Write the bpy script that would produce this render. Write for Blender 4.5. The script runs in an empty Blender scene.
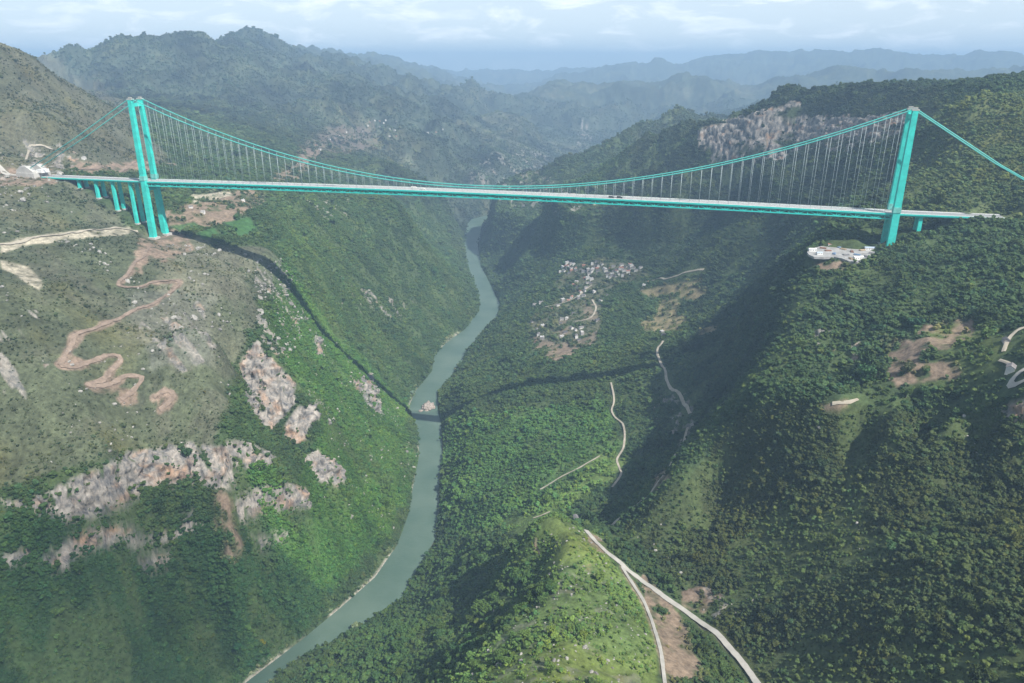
import bpy, bmesh, math, random
import numpy as np
from mathutils import Vector, Matrix

R_ = math.radians
random.seed(7)
rng = np.random.default_rng(11)
scn = bpy.context.scene
col = scn.collection

# ------------------------------------------------------------------ camera, sky, sun, exposure
CH, PITCH, FPX = 854.0, 21.2, 720.0          # camera height above the river, tilt below the horizon
cam_d = bpy.data.cameras.new('camera')
cam_d.sensor_width = 36.0
cam_d.lens = FPX / 1024 * 36
cam_d.clip_start, cam_d.clip_end = 1.0, 200000.0
cam = bpy.data.objects.new('camera', cam_d)
cam.location = (0, 0, CH)
cam.rotation_euler = (R_(90 - PITCH), 0, 0)
col.objects.link(cam)
scn.camera = cam

SUN_TRAVEL = Vector((-0.62, 0.59, -1.0)).normalized()
SUN_EL = math.asin(-SUN_TRAVEL.z)
SUN_AZ = math.atan2(-SUN_TRAVEL.x, -SUN_TRAVEL.y)
world = bpy.data.worlds.new('World')
scn.world = world
world.use_nodes = True
wn, wl = world.node_tree.nodes, world.node_tree.links
wn.clear()
w_out = wn.new('ShaderNodeOutputWorld')
w_bg = wn.new('ShaderNodeBackground')
w_bg.inputs['Strength'].default_value = 0.064
w_sky = wn.new('ShaderNodeTexSky')
w_sky.sky_type = 'NISHITA'
w_sky.sun_disc = False
w_sky.sun_elevation = SUN_EL
w_sky.sun_rotation = SUN_AZ
w_sky.altitude = 1400
w_sky.air_density, w_sky.dust_density, w_sky.ozone_density = 1.0, 0.8, 1.0
# the sky goes on unbroken below the horizon, behind the haze
w_tc0 = wn.new('ShaderNodeTexCoord'); w_s0 = wn.new('ShaderNodeSeparateXYZ'); w_c0 = wn.new('ShaderNodeCombineXYZ')
w_m0 = wn.new('ShaderNodeMath'); w_m0.operation = 'MAXIMUM'; w_m0.inputs[1].default_value = 0.03
wl.new(w_tc0.outputs['Generated'], w_s0.inputs[0]); wl.new(w_s0.outputs['X'], w_c0.inputs[0]); wl.new(w_s0.outputs['Y'], w_c0.inputs[1])
wl.new(w_s0.outputs['Z'], w_m0.inputs[0]); wl.new(w_m0.outputs[0], w_c0.inputs[2]); wl.new(w_c0.outputs[0], w_sky.inputs['Vector'])
# thin cloud cover: noise on the sky direction, flattened towards the horizon
w_tc = wn.new('ShaderNodeTexCoord')
w_sep = wn.new('ShaderNodeSeparateXYZ')
wl.new(w_tc.outputs['Generated'], w_sep.inputs[0])
w_add = wn.new('ShaderNodeMath'); w_add.operation = 'ADD'; w_add.inputs[1].default_value = 0.22
w_max = wn.new('ShaderNodeMath'); w_max.operation = 'MAXIMUM'; w_max.inputs[1].default_value = 0.0
wl.new(w_sep.outputs['Z'], w_max.inputs[0]); wl.new(w_max.outputs[0], w_add.inputs[0])
w_dx = wn.new('ShaderNodeMath'); w_dx.operation = 'DIVIDE'
w_dy = wn.new('ShaderNodeMath'); w_dy.operation = 'DIVIDE'
wl.new(w_sep.outputs['X'], w_dx.inputs[0]); wl.new(w_add.outputs[0], w_dx.inputs[1])
wl.new(w_sep.outputs['Y'], w_dy.inputs[0]); wl.new(w_add.outputs[0], w_dy.inputs[1])
w_cmb = wn.new('ShaderNodeCombineXYZ')
wl.new(w_dx.outputs[0], w_cmb.inputs[0]); wl.new(w_dy.outputs[0], w_cmb.inputs[1])
w_n = wn.new('ShaderNodeTexNoise')
w_n.inputs['Scale'].default_value = 3.4
w_n.inputs['Detail'].default_value = 9
w_n.inputs['Roughness'].default_value = 0.62
w_n.inputs['Distortion'].default_value = 0.5
wl.new(w_cmb.outputs[0], w_n.inputs['Vector'])
w_ramp = wn.new('ShaderNodeValToRGB')
w_ramp.color_ramp.elements[0].position = 0.50
w_ramp.color_ramp.elements[1].position = 0.72
w_ramp.color_ramp.elements[0].color = (0, 0, 0, 1)
w_ramp.color_ramp.elements[1].color = (1, 1, 1, 1)
wl.new(w_n.outputs['Fac'], w_ramp.inputs[0])
w_fac = wn.new('ShaderNodeMath'); w_fac.operation = 'MULTIPLY_ADD'
w_fac.inputs[1].default_value = 0.72
w_fac.inputs[2].default_value = 0.12
wl.new(w_ramp.outputs[0], w_fac.inputs[0])
w_up = wn.new('ShaderNodeMapRange'); w_up.interpolation_type = 'SMOOTHSTEP'
w_up.inputs[1].default_value, w_up.inputs[2].default_value = 0.30, 0.0
w_up.inputs[3].default_value, w_up.inputs[4].default_value = 0.0, 0.72
wl.new(w_max.outputs[0], w_up.inputs[0])
w_low = wn.new('ShaderNodeMixRGB'); w_low.inputs[2].default_value = (10.4, 12.2, 13.6, 1)      # bright humid air low in the sky
wl.new(w_up.outputs[0], w_low.inputs[0]); wl.new(w_sky.outputs[0], w_low.inputs[1])
w_mix = wn.new('ShaderNodeMixRGB')
w_mix.inputs[2].default_value = (16.0, 16.4, 16.8, 1)
wl.new(w_fac.outputs[0], w_mix.inputs[0])
wl.new(w_low.outputs[0], w_mix.inputs[1])
wl.new(w_mix.outputs[0], w_bg.inputs[0])
wl.new(w_bg.outputs[0], w_out.inputs[0])

sun_d = bpy.data.lights.new('sun', 'SUN')
sun_d.energy = 5.0
sun_d.angle = R_(0.55)
sun_d.color = (1.0, 0.95, 0.87)
sun = bpy.data.objects.new('sun', sun_d)
sun.rotation_euler = SUN_TRAVEL.to_track_quat('-Z', 'Y').to_euler()
sun.location = (800, -800, 2500)
col.objects.link(sun)

scn.view_settings.view_transform = 'Standard'
scn.view_settings.look = 'None'
scn.view_settings.exposure = 0.58
scn.view_settings.gamma = 1.0
scn.render.engine = 'CYCLES'
scn.cycles.max_bounces = 4
scn.cycles.diffuse_bounces = 2
scn.cycles.glossy_bounces = 2
scn.cycles.volume_bounces = 0
scn.cycles.transparent_max_bounces = 32
scn.cycles.use_denoising = True
HAZE_DENSITY = 1.02e-4
HAZE_COLOR = (0.46, 0.71, 1.0)

# ------------------------------------------------------------------ helpers
def tag(o, label=None, cat=None, group=None, kind=None):
    if label: o['label'] = label
    if cat: o['category'] = cat
    if group: o['group'] = group
    if kind: o['kind'] = kind
    return o

def empty(name, loc, rz=0.0):
    o = bpy.data.objects.new(name, None)
    o.location = loc
    o.rotation_euler = (0, 0, rz)
    o.empty_display_size = 5
    col.objects.link(o)
    return o

class MB:
    """collects shapes for one mesh object"""
    def __init__(self):
        self.v, self.f = [], []
    def add(self, vs, fs):
        n = len(self.v)
        self.v += [tuple(p) for p in vs]
        self.f += [tuple(i + n for i in f) for f in fs]
    def box(self, c, s, rz=0.0):
        cx, cy, cz = c
        a, b, h = s[0] / 2, s[1] / 2, s[2] / 2
        co, si = math.cos(rz), math.sin(rz)
        vs = []
        for dz in (-h, h):
            for dx, dy in ((-a, -b), (a, -b), (a, b), (-a, b)):
                vs.append((cx + dx * co - dy * si, cy + dx * si + dy * co, cz + dz))
        self.add(vs, [(3, 2, 1, 0), (4, 5, 6, 7), (0, 1, 5, 4), (1, 2, 6, 5), (2, 3, 7, 6), (3, 0, 4, 7)])
    def bar(self, p, q, w, h=None, w2=None, h2=None, up=(0, 0, 1)):
        """square bar from p to q; w across, h in the up direction; optional taper"""
        h = h or w; w2 = w2 or w; h2 = h2 or h
        p, q = Vector(p), Vector(q)
        d = (q - p).normalized()
        u = Vector(up)
        if abs(d.dot(u)) > 0.95: u = Vector((0, 1, 0)) if abs(d.y) < 0.9 else Vector((1, 0, 0))
        s = d.cross(u).normalized(); u = s.cross(d).normalized()
        vs = []
        for c, a, b in ((p, w / 2, h / 2), (q, w2 / 2, h2 / 2)):
            for i, j in ((-1, -1), (1, -1), (1, 1), (-1, 1)):
                vs.append(c + s * (a * i) + u * (b * j))
        self.add(vs, [(0, 1, 2, 3), (7, 6, 5, 4), (4, 5, 1, 0), (5, 6, 2, 1), (6, 7, 3, 2), (7, 4, 0, 3)])
    def tube(self, pts, r, n=8):
        pts = [Vector(p) for p in pts]
        vs, fs = [], []
        for i, p in enumerate(pts):
            d = (pts[min(i + 1, len(pts) - 1)] - pts[max(i - 1, 0)]).normalized()
            u = Vector((0, 0, 1)) if abs(d.z) < 0.9 else Vector((1, 0, 0))
            s = d.cross(u).normalized(); u = s.cross(d)
            for k in range(n):
                a = 2 * math.pi * k / n
                vs.append(p + s * (math.cos(a) * r) + u * (math.sin(a) * r))
        for i in range(len(pts) - 1):
            for k in range(n):
                fs.append((i * n + k, i * n + (k + 1) % n, (i + 1) * n + (k + 1) % n, (i + 1) * n + k))
        fs.append(tuple(range(n - 1, -1, -1)))
        fs.append(tuple((len(pts) - 1) * n + k for k in range(n)))
        self.add(vs, fs)
    def prism(self, outline, z0, z1):
        n = len(outline)
        vs = [(x, y, z0) for x, y in outline] + [(x, y, z1) for x, y in outline]
        fs = [tuple(range(n - 1, -1, -1)), tuple(range(n, 2 * n))]
        fs += [(i, (i + 1) % n, n + (i + 1) % n, n + i) for i in range(n)]
        self.add(vs, fs)
    def mesh(self, name):
        me = bpy.data.meshes.new(name)
        me.from_pydata(self.v, [], self.f)
        me.update()
        return me
    def build(self, name, mat, parent=None, smooth=False):
        me = self.mesh(name)
        me.materials.append(mat)
        if smooth: me.polygons.foreach_set('use_smooth', [True] * len(me.polygons))
        o = bpy.data.objects.new(name, me)
        col.objects.link(o)
        o.parent = parent
        return o

def new_mat(name):
    m = bpy.data.materials.new(name)
    m.use_nodes = True
    nt = m.node_tree
    return m, nt, nt.nodes['Principled BSDF']

def paint(name, c, rough=0.6, var=0.15, scale=0.2, metal=0.0, spec=0.3):
    """plain material whose colour wears unevenly"""
    m, nt, b = new_mat(name)
    tc = nt.nodes.new('ShaderNodeTexCoord')
    n = nt.nodes.new('ShaderNodeTexNoise')
    n.inputs['Scale'].default_value = scale
    n.inputs['Detail'].default_value = 6
    n.inputs['Roughness'].default_value = 0.65
    nt.links.new(tc.outputs['Object'], n.inputs['Vector'])
    r = nt.nodes.new('ShaderNodeValToRGB')
    r.color_ramp.elements[0].position, r.color_ramp.elements[1].position = 0.3, 0.7
    r.color_ramp.elements[0].color = tuple(x * (1 - var) for x in c) + (1,)
    r.color_ramp.elements[1].color = tuple(min(1, x * (1 + var)) for x in c) + (1,)
    nt.links.new(n.outputs['Fac'], r.inputs[0])
    nt.links.new(r.outputs[0], b.inputs['Base Color'])
    b.inputs['Roughness'].default_value = rough
    b.inputs['Metallic'].default_value = metal
    b.inputs['Specular IOR Level'].default_value = spec
    return m

# ------------------------------------------------------------------ survey geometry (photo pixel -> place)
CP_, SP_ = math.cos(R_(PITCH)), math.sin(R_(PITCH))
def ray(px, py):
    u = (np.asarray(px, float) - 512) / FPX
    v = (np.asarray(py, float) - 341.5) / FPX
    return u, CP_ - v * SP_, SP_ + v * CP_            # right, forward, down
def pz(px, py, z):
    u, f, d = ray(px, py); t = (CH - z) / d
    return (float(u * t), float(f * t), z)
def pyd(px, py, y):
    u, f, d = ray(px, py); t = y / f
    return (float(u * t), y, float(CH - d * t))

# ------------------------------------------------------------------ noise
def _hash(ix, iy, seed):
    h = (ix * 374761393 + iy * 668265263 + seed * 1442695041) & 0xFFFFFFFF
    h = ((h ^ (h >> 13)) * 1274126177) & 0xFFFFFFFF
    h = h ^ (h >> 16)
    return (h & 0xFFFFFF).astype(np.float32) / np.float32(0xFFFFFF)
def vnoise(x, y, seed=0):
    fx, fy = np.floor(x), np.floor(y)
    ix, iy = fx.astype(np.int64), fy.astype(np.int64)
    tx, ty = (x - fx).astype(np.float32), (y - fy).astype(np.float32)
    tx = tx * tx * tx * (tx * (tx * 6 - 15) + 10); ty = ty * ty * ty * (ty * (ty * 6 - 15) + 10)
    a, b = _hash(ix, iy, seed), _hash(ix + 1, iy, seed)
    c, d = _hash(ix, iy + 1, seed), _hash(ix + 1, iy + 1, seed)
    return (a + (b - a) * tx) * (1 - ty) + (c + (d - c) * tx) * ty
def fbm(x, y, wl, octv=4, seed=0, gain=0.5):
    s, a, tot = 0.0, 1.0, 0.0
    ca, sa = 0.8, 0.6
    x, y = x / wl, y / wl
    for i in range(octv):
        s = s + a * (vnoise(x, y, seed + i) * 2 - 1); tot += a
        x, y = (x * ca - y * sa) * 2.03 + 17.1, (x * sa + y * ca) * 2.03 + 5.7
        a *= gain
    return s / tot
def ridged(x, y, wl, octv=4, seed=0, gain=0.5):
    s, a, tot = 0.0, 1.0, 0.0
    ca, sa = 0.8, 0.6
    x, y = x / wl, y / wl
    for i in range(octv):
        n = 1 - np.abs(vnoise(x, y, seed + i) * 2 - 1) * 1.6
        s = s + a * n; tot += a
        x, y = (x * ca - y * sa) * 2.07 + 31.1, (x * sa + y * ca) * 2.07 + 11.7
        a *= gain
    return s / tot
def smooth(a, b, x):
    t = np.clip((x - a) / (b - a), 0, 1)
    return t * t * (3 - 2 * t)
def poly_dist(x, y, pts):
    """distance to a polyline and the interpolated third value"""
    best = np.full(x.shape, 1e12); val = np.zeros(x.shape)
    for (x0, y0, z0), (x1, y1, z1) in zip(pts[:-1], pts[1:]):
        dx, dy = x1 - x0, y1 - y0
        t = np.clip(((x - x0) * dx + (y - y0) * dy) / (dx * dx + dy * dy + 1e-9), 0, 1)
        d2 = (x - x0 - t * dx) ** 2 + (y - y0 - t * dy) ** 2
        m = d2 < best
        best = np.where(m, d2, best); val = np.where(m, z0 + t * (z1 - z0), val)
    return np.sqrt(best), val
def inside(x, y, poly):
    res = np.zeros(x.shape, bool)
    n = len(poly)
    for i in range(n):
        x0, y0 = poly[i][:2]; x1, y1 = poly[(i + 1) % n][:2]
        c = ((y0 > y) != (y1 > y)) & (x < (x1 - x0) * (y - y0) / (y1 - y0 + 1e-12) + x0)
        res ^= c
    return res
# ------------------------------------------------------------------ terrain heights
# bridge axis
TL = np.array([-753.0, 1516.0]); TR = np.array([625.0, 1177.0])
AX = (TR - TL) / np.linalg.norm(TR - TL); NX = np.array([-AX[1], AX[0]])   # NX points away from the camera
SPAN = float(np.linalg.norm(TR - TL))
DECK = 625.0
def bp(s, off=0.0):
    """plan position: s metres from the first tower along the bridge, off metres behind its centre line"""
    p = TL + AX * s + NX * off
    return float(p[0]), float(p[1])

# river banks, read on the water plane (z = 0)
LB = [(245,683),(300,641),(340,608),(375,577),(397,545),(408,515),(414,480),(419,455),(417,428),(408,408),(416,390),(432,371),(434,356),(446,343),(465,329),(479,311),(478,296),(471,277),(465,256),(464,237),(468,223)]
RB = [(268,683),(301,656),(343,637),(369,621),(402,597),(421,566),(435,539),(439,505),(439,480),(443,455),(441,424),(438,408),(437,393),(457,369),(478,337),(497,320),(500,304),(491,285),(481,266),(478,246),(482,226)]
LBW = [pz(x, y, 0)[:2] for x, y in LB]; RBW = [pz(x, y, 0)[:2] for x, y in RB]
LBW = [(-470,-900),(-445,-300),(-432,200),(-440,480),(-446,640),(-432,735)] + LBW + [(-235,4180),(-60,4420),(260,4600),(700,5000),(900,6000)]
RBW = [(-400,-900),(-385,-300),(-372,200),(-380,480),(-388,640),(-384,735)] + RBW + [(-150,4130),(20,4330),(300,4500),(780,4950),(980,6000)]
RIVER = LBW + RBW[::-1]

# photo points with their height above the river
CPX = [
 # first tower, its plateau and the approach piers
 (150,235,508),(133,224,531),(115,211,556),(99,199,581),(83,188,602),(62,178,621),(30,176,626),(0,179,626),
 (165,232,503),(185,235,500),(210,228,500),(240,225,494),(255,210,500),(230,200,505),(190,205,508),(165,200,515),
 (60,150,655),(100,165,620),(30,150,655),
 # terrace running towards the camera, left
 (150,280,480),(150,330,440),(150,400,372),(150,440,332),(60,240,548),(60,330,482),(60,400,420),(60,450,372),
 (0,240,566),(0,330,496),(0,420,412),(0,480,358),(210,280,468),(215,340,425),(220,400,365),(235,440,318),(100,280,505),
 # crest of the spur above the gorge
 (275,256,446),(262,290,420),(256,330,388),(248,350,366),
 # white cliffs on the spur: tops and feet
 (258,342,372),(275,360,345),(292,392,290),(246,392,300),(265,428,262),(285,438,240),(300,405,280),(320,402,268),(305,455,212),(335,465,190),(320,487,172),
 (300,340,300),(330,400,226),(360,372,158),(370,420,110),(350,440,158),(380,470,74),(360,500,78),(330,520,116),(390,520,30),(345,560,66),(300,560,118),(375,395,118),
 # cliff bands, left: tops and feet
 (10,498,340),(10,516,318),(60,486,350),(60,520,313),(110,467,346),(100,516,290),(150,452,324),(150,492,278),(200,446,314),(200,488,268),(250,442,298),(262,466,268),
 (300,512,192),(235,510,240),(150,520,250),(50,566,262),(110,545,252),
 (150,600,142),(75,600,192),(0,600,235),(0,683,160),(60,683,118),(100,683,92),(150,683,56),(200,683,20),(220,600,90),(260,600,62),(230,640,38),(300,600,46),(330,580,40),(150,640,96),(60,640,160),
 # gorge side behind the spur
 (400,300,150),(350,300,250),(300,240,402),(400,240,275),(350,240,340),(300,205,455),(400,205,372),(430,300,92),(455,270,80),(430,250,170),(440,215,150),(450,300,52),(400,340,92),(430,325,62),(320,270,360),(300,262,395),
 (470,195,150),(480,180,205),(490,172,250),(500,160,262),(525,172,270),(440,190,260),
 # ground beyond the bridge, left and middle
 (330,150,450),(300,150,480),(330,128,462),(380,132,395),(280,118,540),(430,140,345),(450,120,330),(360,140,430),(250,130,570),(400,170,372),(260,170,500),(360,190,415),(200,150,560),(230,150,535),(560,180,300),
 # first hill, left edge
 (30,120,722),(60,150,652),(0,150,662),(100,135,660),(130,150,610),
 # valley right of the river
 (430,402,3),(470,410,92),(458,388,62),(500,400,132),(520,430,132),(560,440,172),(500,500,120),(460,500,48),(470,450,84),(560,500,188),(600,470,212),(615,520,236),(650,480,246),(690,410,262),(700,440,270),(660,350,252),(630,368,229),(560,378,178),(510,387,133),(640,420,232),(600,420,200),
 (490,350,74),(520,370,140),(500,330,92),(545,330,150),(600,330,190),(660,320,232),(690,300,262),(640,290,226),(590,270,222),(520,300,112),(520,260,140),(560,240,230),(505,285,40),(500,250,48),(512,212,130),(540,200,245),(600,290,205),(560,300,160),
 (600,230,300),(640,200,400),(700,240,380),(640,240,290),(690,262,300),(740,290,330),(730,340,330),(740,380,365),(720,410,320),
 # wall under the second tower and its crest
 (888,245,569),(918,233,592),(950,222,612),(990,216,626),(868,252,566),(840,254,562),(810,256,556),(800,258,546),(787,300,512),(777,350,482),(765,400,466),
 (815,236,562),(838,216,576),(800,220,480),
 # near spur with the olive slope, right
 (690,470,368),(650,498,312),(622,524,282),(800,411,475),(850,404,500),(900,398,522),(960,393,545),(1024,388,566),(800,460,415),(850,468,425),(920,465,450),(970,468,470),
 (820,300,524),(860,300,535),(900,330,535),(900,290,552),(840,360,498),(960,330,552),(960,280,578),(1024,330,580),(1024,280,596),(1024,215,634),(900,370,525),(840,395,482),
 (720,500,338),(780,480,400),(1024,470,490),(700,560,318),(780,560,360),(870,560,412),(950,560,460),(1024,560,480),(780,630,352),(850,640,395),(940,640,438),(1024,683,470),(900,683,412),(820,683,365),
 # track valley
 (600,545,296),(622,565,302),(640,580,305),(700,625,318),(760,683,333),(600,535,290),
 # foreground ridge
 (550,520,325),(535,519,318),(560,540,330),(556,570,342),(552,600,352),(520,640,375),(512,683,402),(540,683,420),(600,620,362),(590,580,330),(640,640,352),(665,683,358),(620,683,385),
 (546,560,288),(535,598,284),(490,632,278),(452,660,262),(545,612,352),(508,640,354),(474,668,346),(430,683,240),(520,545,226),(500,560,190),(480,600,170),(480,540,130),(440,600,92),(420,604,40),(400,640,120),(400,683,172),(330,683,78),(360,640,40),(450,640,190),(460,560,84),
 # back wall, right: feet, tops and skyline
 (760,200,430),(760,160,556),(700,165,500),(720,150,560),(800,155,590),(850,180,600),(850,150,650),(880,130,700),(900,170,640),(940,150,690),(960,110,765),(1000,150,705),(1024,150,704),(700,200,420),(640,180,430),
]
CPY = [  # photo points given by their distance instead
 (0,41,2200),(30,56,2240),(60,80,2300),(85,93,2350),(110,108,2400),(140,128,2500),
 (760,113,2500),(730,120,2560),(705,122,2640),(790,90,2620),(772,100,2600),(815,98,2560),(830,89,2500),(870,90,2380),(900,92,2260),(940,92,2000),(985,87,1850),(1024,85,1700),(680,135,2760),(650,150,2850),(610,170,2950),
]
CW = [  # ground outside the frame
 (0,0,520),(0,200,480),(-150,250,330),(-240,420,180),(-240,600,120),(200,200,500),(330,200,520),(500,250,560),(700,500,610),(900,900,640),(0,-600,560),(-200,-600,420),(500,-600,640),(0,-2000,600),(-600,-2000,600),(600,-2000,650),
 (-560,480,150),(-620,200,230),(-700,500,300),(-800,700,420),(-900,200,480),(-1000,900,560),(-700,-600,380),(-1300,1300,690),(-1500,700,720),(-1500,-300,700),(-1900,1600,800),(-1700,2300,840),(-2300,1000,800),(-1900,3000,720),(-2200,4000,700),(-2800,2200,860),
 (1300,1400,780),(1500,1700,820),(1400,2300,790),(1300,900,720),(1500,200,740),(1200,-500,700),(2200,1500,820),(1900,2800,760),(2300,600,800),(2600,3000,720),(1400,3100,640),(1000,3400,500),
 (0,5600,300),(-1500,5600,470),(1500,5600,420),(3000,5600,520),(-3200,5600,640),(0,7500,330),(-2500,8000,420),(2500,8000,420),(5000,8000,470),(-5500,8000,500),(0,12000,330),(6000,12000,420),(-6000,12000,420),(0,20000,300),(9000,20000,350),(-9000,20000,350),(400,3900,260),(-900,4600,430),(-300,5000,300),
 (-4500,3000,700),(-5000,-2000,650),(4500,2000,760),(5000,-2000,680),(0,-6000,600),(9000,3000,600),(-9000,3000,600),(0,-15000,500),(15000,0,500),(-15000,0,500),
]
ctrl = [pz(*p) for p in CPX] + [pyd(*p) for p in CPY] + [tuple(map(float, p)) for p in CW]
for a, b, s in ((LBW, RBW, 2.0),):
    for (p, q) in zip(a, b):
        ctrl.append((p[0], p[1], s)); ctrl.append((q[0], q[1], s))
        ctrl.append(((p[0] + q[0]) / 2, (p[1] + q[1]) / 2, -4.0))
# the shadow of the deck lies on the gorge side: heights follow from the sun's direction
_s = Vector((-0.6, 0.61, -1.0)); _l = Vector((TL[0], TL[1], DECK)); _n = Vector((AX[0], AX[1], 0)).cross(_s)
for px, py in ((225,248),(255,258),(290,285),(310,315),(340,350),(370,378),(400,402)):
    u, f, d = ray(px, py); dv = Vector((float(u), float(f), -float(d)))
    t = _n.dot(_l - Vector((0, 0, CH))) / _n.dot(dv)
    ctrl.append((dv.x * t, dv.y * t, CH + dv.z * t))
ctrl = np.array(ctrl)
# thin out near-coincident points
keep = []
for i, p in enumerate(ctrl):
    if all((p[0] - ctrl[j][0]) ** 2 + (p[1] - ctrl[j][1]) ** 2 > 12 ** 2 for j in keep): keep.append(i)
ctrl = ctrl[keep]
def _warp(x, y):
    """compress far distances so that near and far survey points weigh alike"""
    r = np.hypot(x, y) + 1e-6
    k = np.where(r < 3000, 1.0, (3000 + (np.log(np.maximum(r, 3000) / 3000)) * 3000) / r)
    return x * k, y * k
wx, wy = _warp(ctrl[:, 0], ctrl[:, 1])
MQ = 24.0
A = np.sqrt((wx[:, None] - wx[None]) ** 2 + (wy[:, None] - wy[None]) ** 2 + MQ * MQ)
n_ = len(ctrl)
M_ = np.zeros((n_ + 1, n_ + 1)); M_[:n_, :n_] = -A; M_[:n_, n_] = 1; M_[n_, :n_] = 1
M_[:n_, :n_] += np.eye(n_) * -0.0 + np.eye(n_) * 2.5
sol = np.linalg.solve(M_, np.append(ctrl[:, 2], 0))
def rbf(x, y):
    sh = x.shape; a, b = _warp(x.ravel(), y.ravel()); out = np.empty(a.size)
    for i in range(0, a.size, 20000):
        d = np.sqrt((a[i:i + 20000, None] - wx) ** 2 + (b[i:i + 20000, None] - wy) ** 2 + MQ * MQ)
        out[i:i + 20000] = -(d @ sol[:n_]) + sol[n_]
    return out.reshape(sh)

# far ranges: skyline polylines (pixel, pixel, distance)
def rng_line(pts): return [pyd(*p) for p in pts]
RANGES = [
 (rng_line([(-220,60,4000),(-90,48,4300),(-20,55,4600),(45,58,4900),(70,46,5000),(97,46,5050),(118,33,5100),(140,31,5100),(162,34,5150),(187,29,5250),(204,33,5350),(216,44,5450)]), 0.62, 1500),
 (rng_line([(216,44,5450),(226,39,5900),(243,47,6300),(254,45,6700),(268,46,7200),(280,42,7800),(296,49,8600),(320,50,9800),(350,52,11200),(385,55,12800),(410,63,14200),(440,70,16500)]), 0.52, 2000),
 (rng_line([(640,133,2800),(690,118,2700),(722,117,2650),(745,110,2650),(768,103,2620),(782,91,2620),(793,89,2620),(802,98,2600),(815,93,2560),(835,88,2500),(855,88,2450),(868,93,2400),(885,94,2350),(900,93,2260),(940,94,2000),(985,89,1850),(1024,86,1700)]), 1.05, 380),
 (rng_line([(679,109,3750),(665,116,3700),(640,124,3600),(615,138,3520)]), 0.75, 600),
 (rng_line([(679,109,3750),(700,113,3900),(760,118,4200)]), 0.7, 600),
 (rng_line([(560,75,14500),(600,67,14500),(622,63,14500),(655,60,14500),(680,61,14500),(708,55,14500),(735,53,14500),(770,52,14500),(800,50,14500),(815,49,14500),(850,53,14200),(872,50,14000),(905,52,13800),(940,56,13500),(962,54,13300),(982,50,13200),(1000,54,13000),(1024,57,12800),(1150,51,12000)]), 0.36, 2600),
 (rng_line([(560,88,8600),(620,83,9000),(660,84,9000),(700,79,9000),(760,84,8800),(850,77,8600),(1000,73,8400),(1150,71,8200)]), 0.34, 1300),
 (rng_line([(-300,62,16000),(100,66,17000),(300,66,18000),(420,69,19000),(470,70,20000),(512,69,20000),(560,68,19000),(640,66,18000),(900,66,17000),(1200,64,16000)]), 0.3, 3000),
]
def far_ranges(x, y, z):
    wob = fbm(x, y, 900, 3, 71)
    for pts, slope, reach in RANGES:
        d, h = poly_dist(x + wob * 90, y + fbm(x, y, 900, 3, 75) * 90, pts)
        near = d < reach * 1.6
        # steep crown, spreading foot, spurs and gullies growing away from the crest
        dc = np.minimum(d, min(700, reach * 0.45))
        spur = (ridged(x, y, 800, 5, 91, 0.58) * 0.40 - 0.12) * dc
        prof = h - d * slope * (1.0 - 0.35 * np.clip(d / reach, 0, 1)) + spur - 2.5 * np.maximum(0, d - reach)
        rr = np.clip(np.hypot(x, y) / 5200, 0.4, 1.5) * (1 - 0.1 * smooth(8000, 14000, np.hypot(x, y)))
        crest = (fbm(x / rr, y / rr, 170, 4, 55, 0.62) * 44 + ridged(x / rr, y / rr, 260, 4, 57, 0.6) * 44 - 26) * rr * smooth(900, 0, d)
        prof = prof + crest
        k = 40.0
        t = np.clip((prof - z) / k, -1, 1)
        m = np.where(prof > z + k, prof, np.where(prof < z - k, z, z + (t + 1) ** 2 * k / 4))
        z = np.where(near, m, z)
    return z

# flattened building ground: (polyline in plan, half width)
FLAT = []
def fine(x, y, z0):
    """add gullies and knolls; quiet by the water, on flattened ground and in front of crests"""
    r = np.hypot(x, y)
    w1, w2 = fbm(x, y, 260, 2, 3) * 60, fbm(x, y, 260, 2, 9) * 60
    amp_far = smooth(3600, 7000, r)
    g = (ridged(x + w1, y + w2, 210, 4, 21) - 0.35) * (17 * (1 - amp_far))
    k = fbm(x, y, 46, 3, 33) * 4.2 * (1 - smooth(2500, 5000, r))
    f = (ridged(x + w1 * 3, y + w2 * 3, 1150, 5, 41) * 52 + fbm(x, y, 420, 3, 47) * 24) * amp_far
    karst = np.maximum(0, fbm(x, y, 640, 2, 49) - 0.15) * 260 * amp_far * (1 - 0.8 * smooth(7500, 12000, r))
    quiet = smooth(0, 60, z0)
    return z0 + (g + k) * quiet * (0.55 + 0.45 * smooth(300, 1200, r)) + (f + karst) * quiet

# the sheet: fan of view directions x distance, closed all round
az_f = np.linspace(-50, 50, 1240)
az_b = np.linspace(50, 310, 110)[1:-1]
AZ = np.radians(np.concatenate([az_f, az_b]))
rs = [130.0]
while rs[-1] < 30000:
    r = rs[-1]
    if r < 420: d = 3.4
    elif r < 1300: d = 2.0
    elif r < 2800: d = 2.0 + (r - 1300) * 0.0040
    elif r < 9000: d = 8.0 + (r - 2800) * 0.0045
    else: d = 36.0 + (r - 9000) * 0.018
    rs.append(r + d)
RS = np.array(rs); NR, NA, NF = len(RS), len(AZ), len(az_f)
GX = np.sin(AZ)[None] * RS[:, None]; GY = np.cos(AZ)[None] * RS[:, None]
ir = np.unique(np.append(np.arange(0, NR, 3), NR - 1)); ia = np.unique(np.concatenate([np.arange(0, NF, 3), np.arange(NF - 1, NA)]))
zc = rbf(GX[np.ix_(ir, ia)], GY[np.ix_(ir, ia)])
tmp = np.empty((len(ir), NA))
for i in range(len(ir)): tmp[i] = np.interp(np.arange(NA), ia, zc[i])
GZ = np.empty((NR, NA))
for j in range(NA): GZ[:, j] = np.interp(np.arange(NR), ir, tmp[:, j])
GZ = far_ranges(GX, GY, GZ)
GZ0 = GZ.copy()
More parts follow.
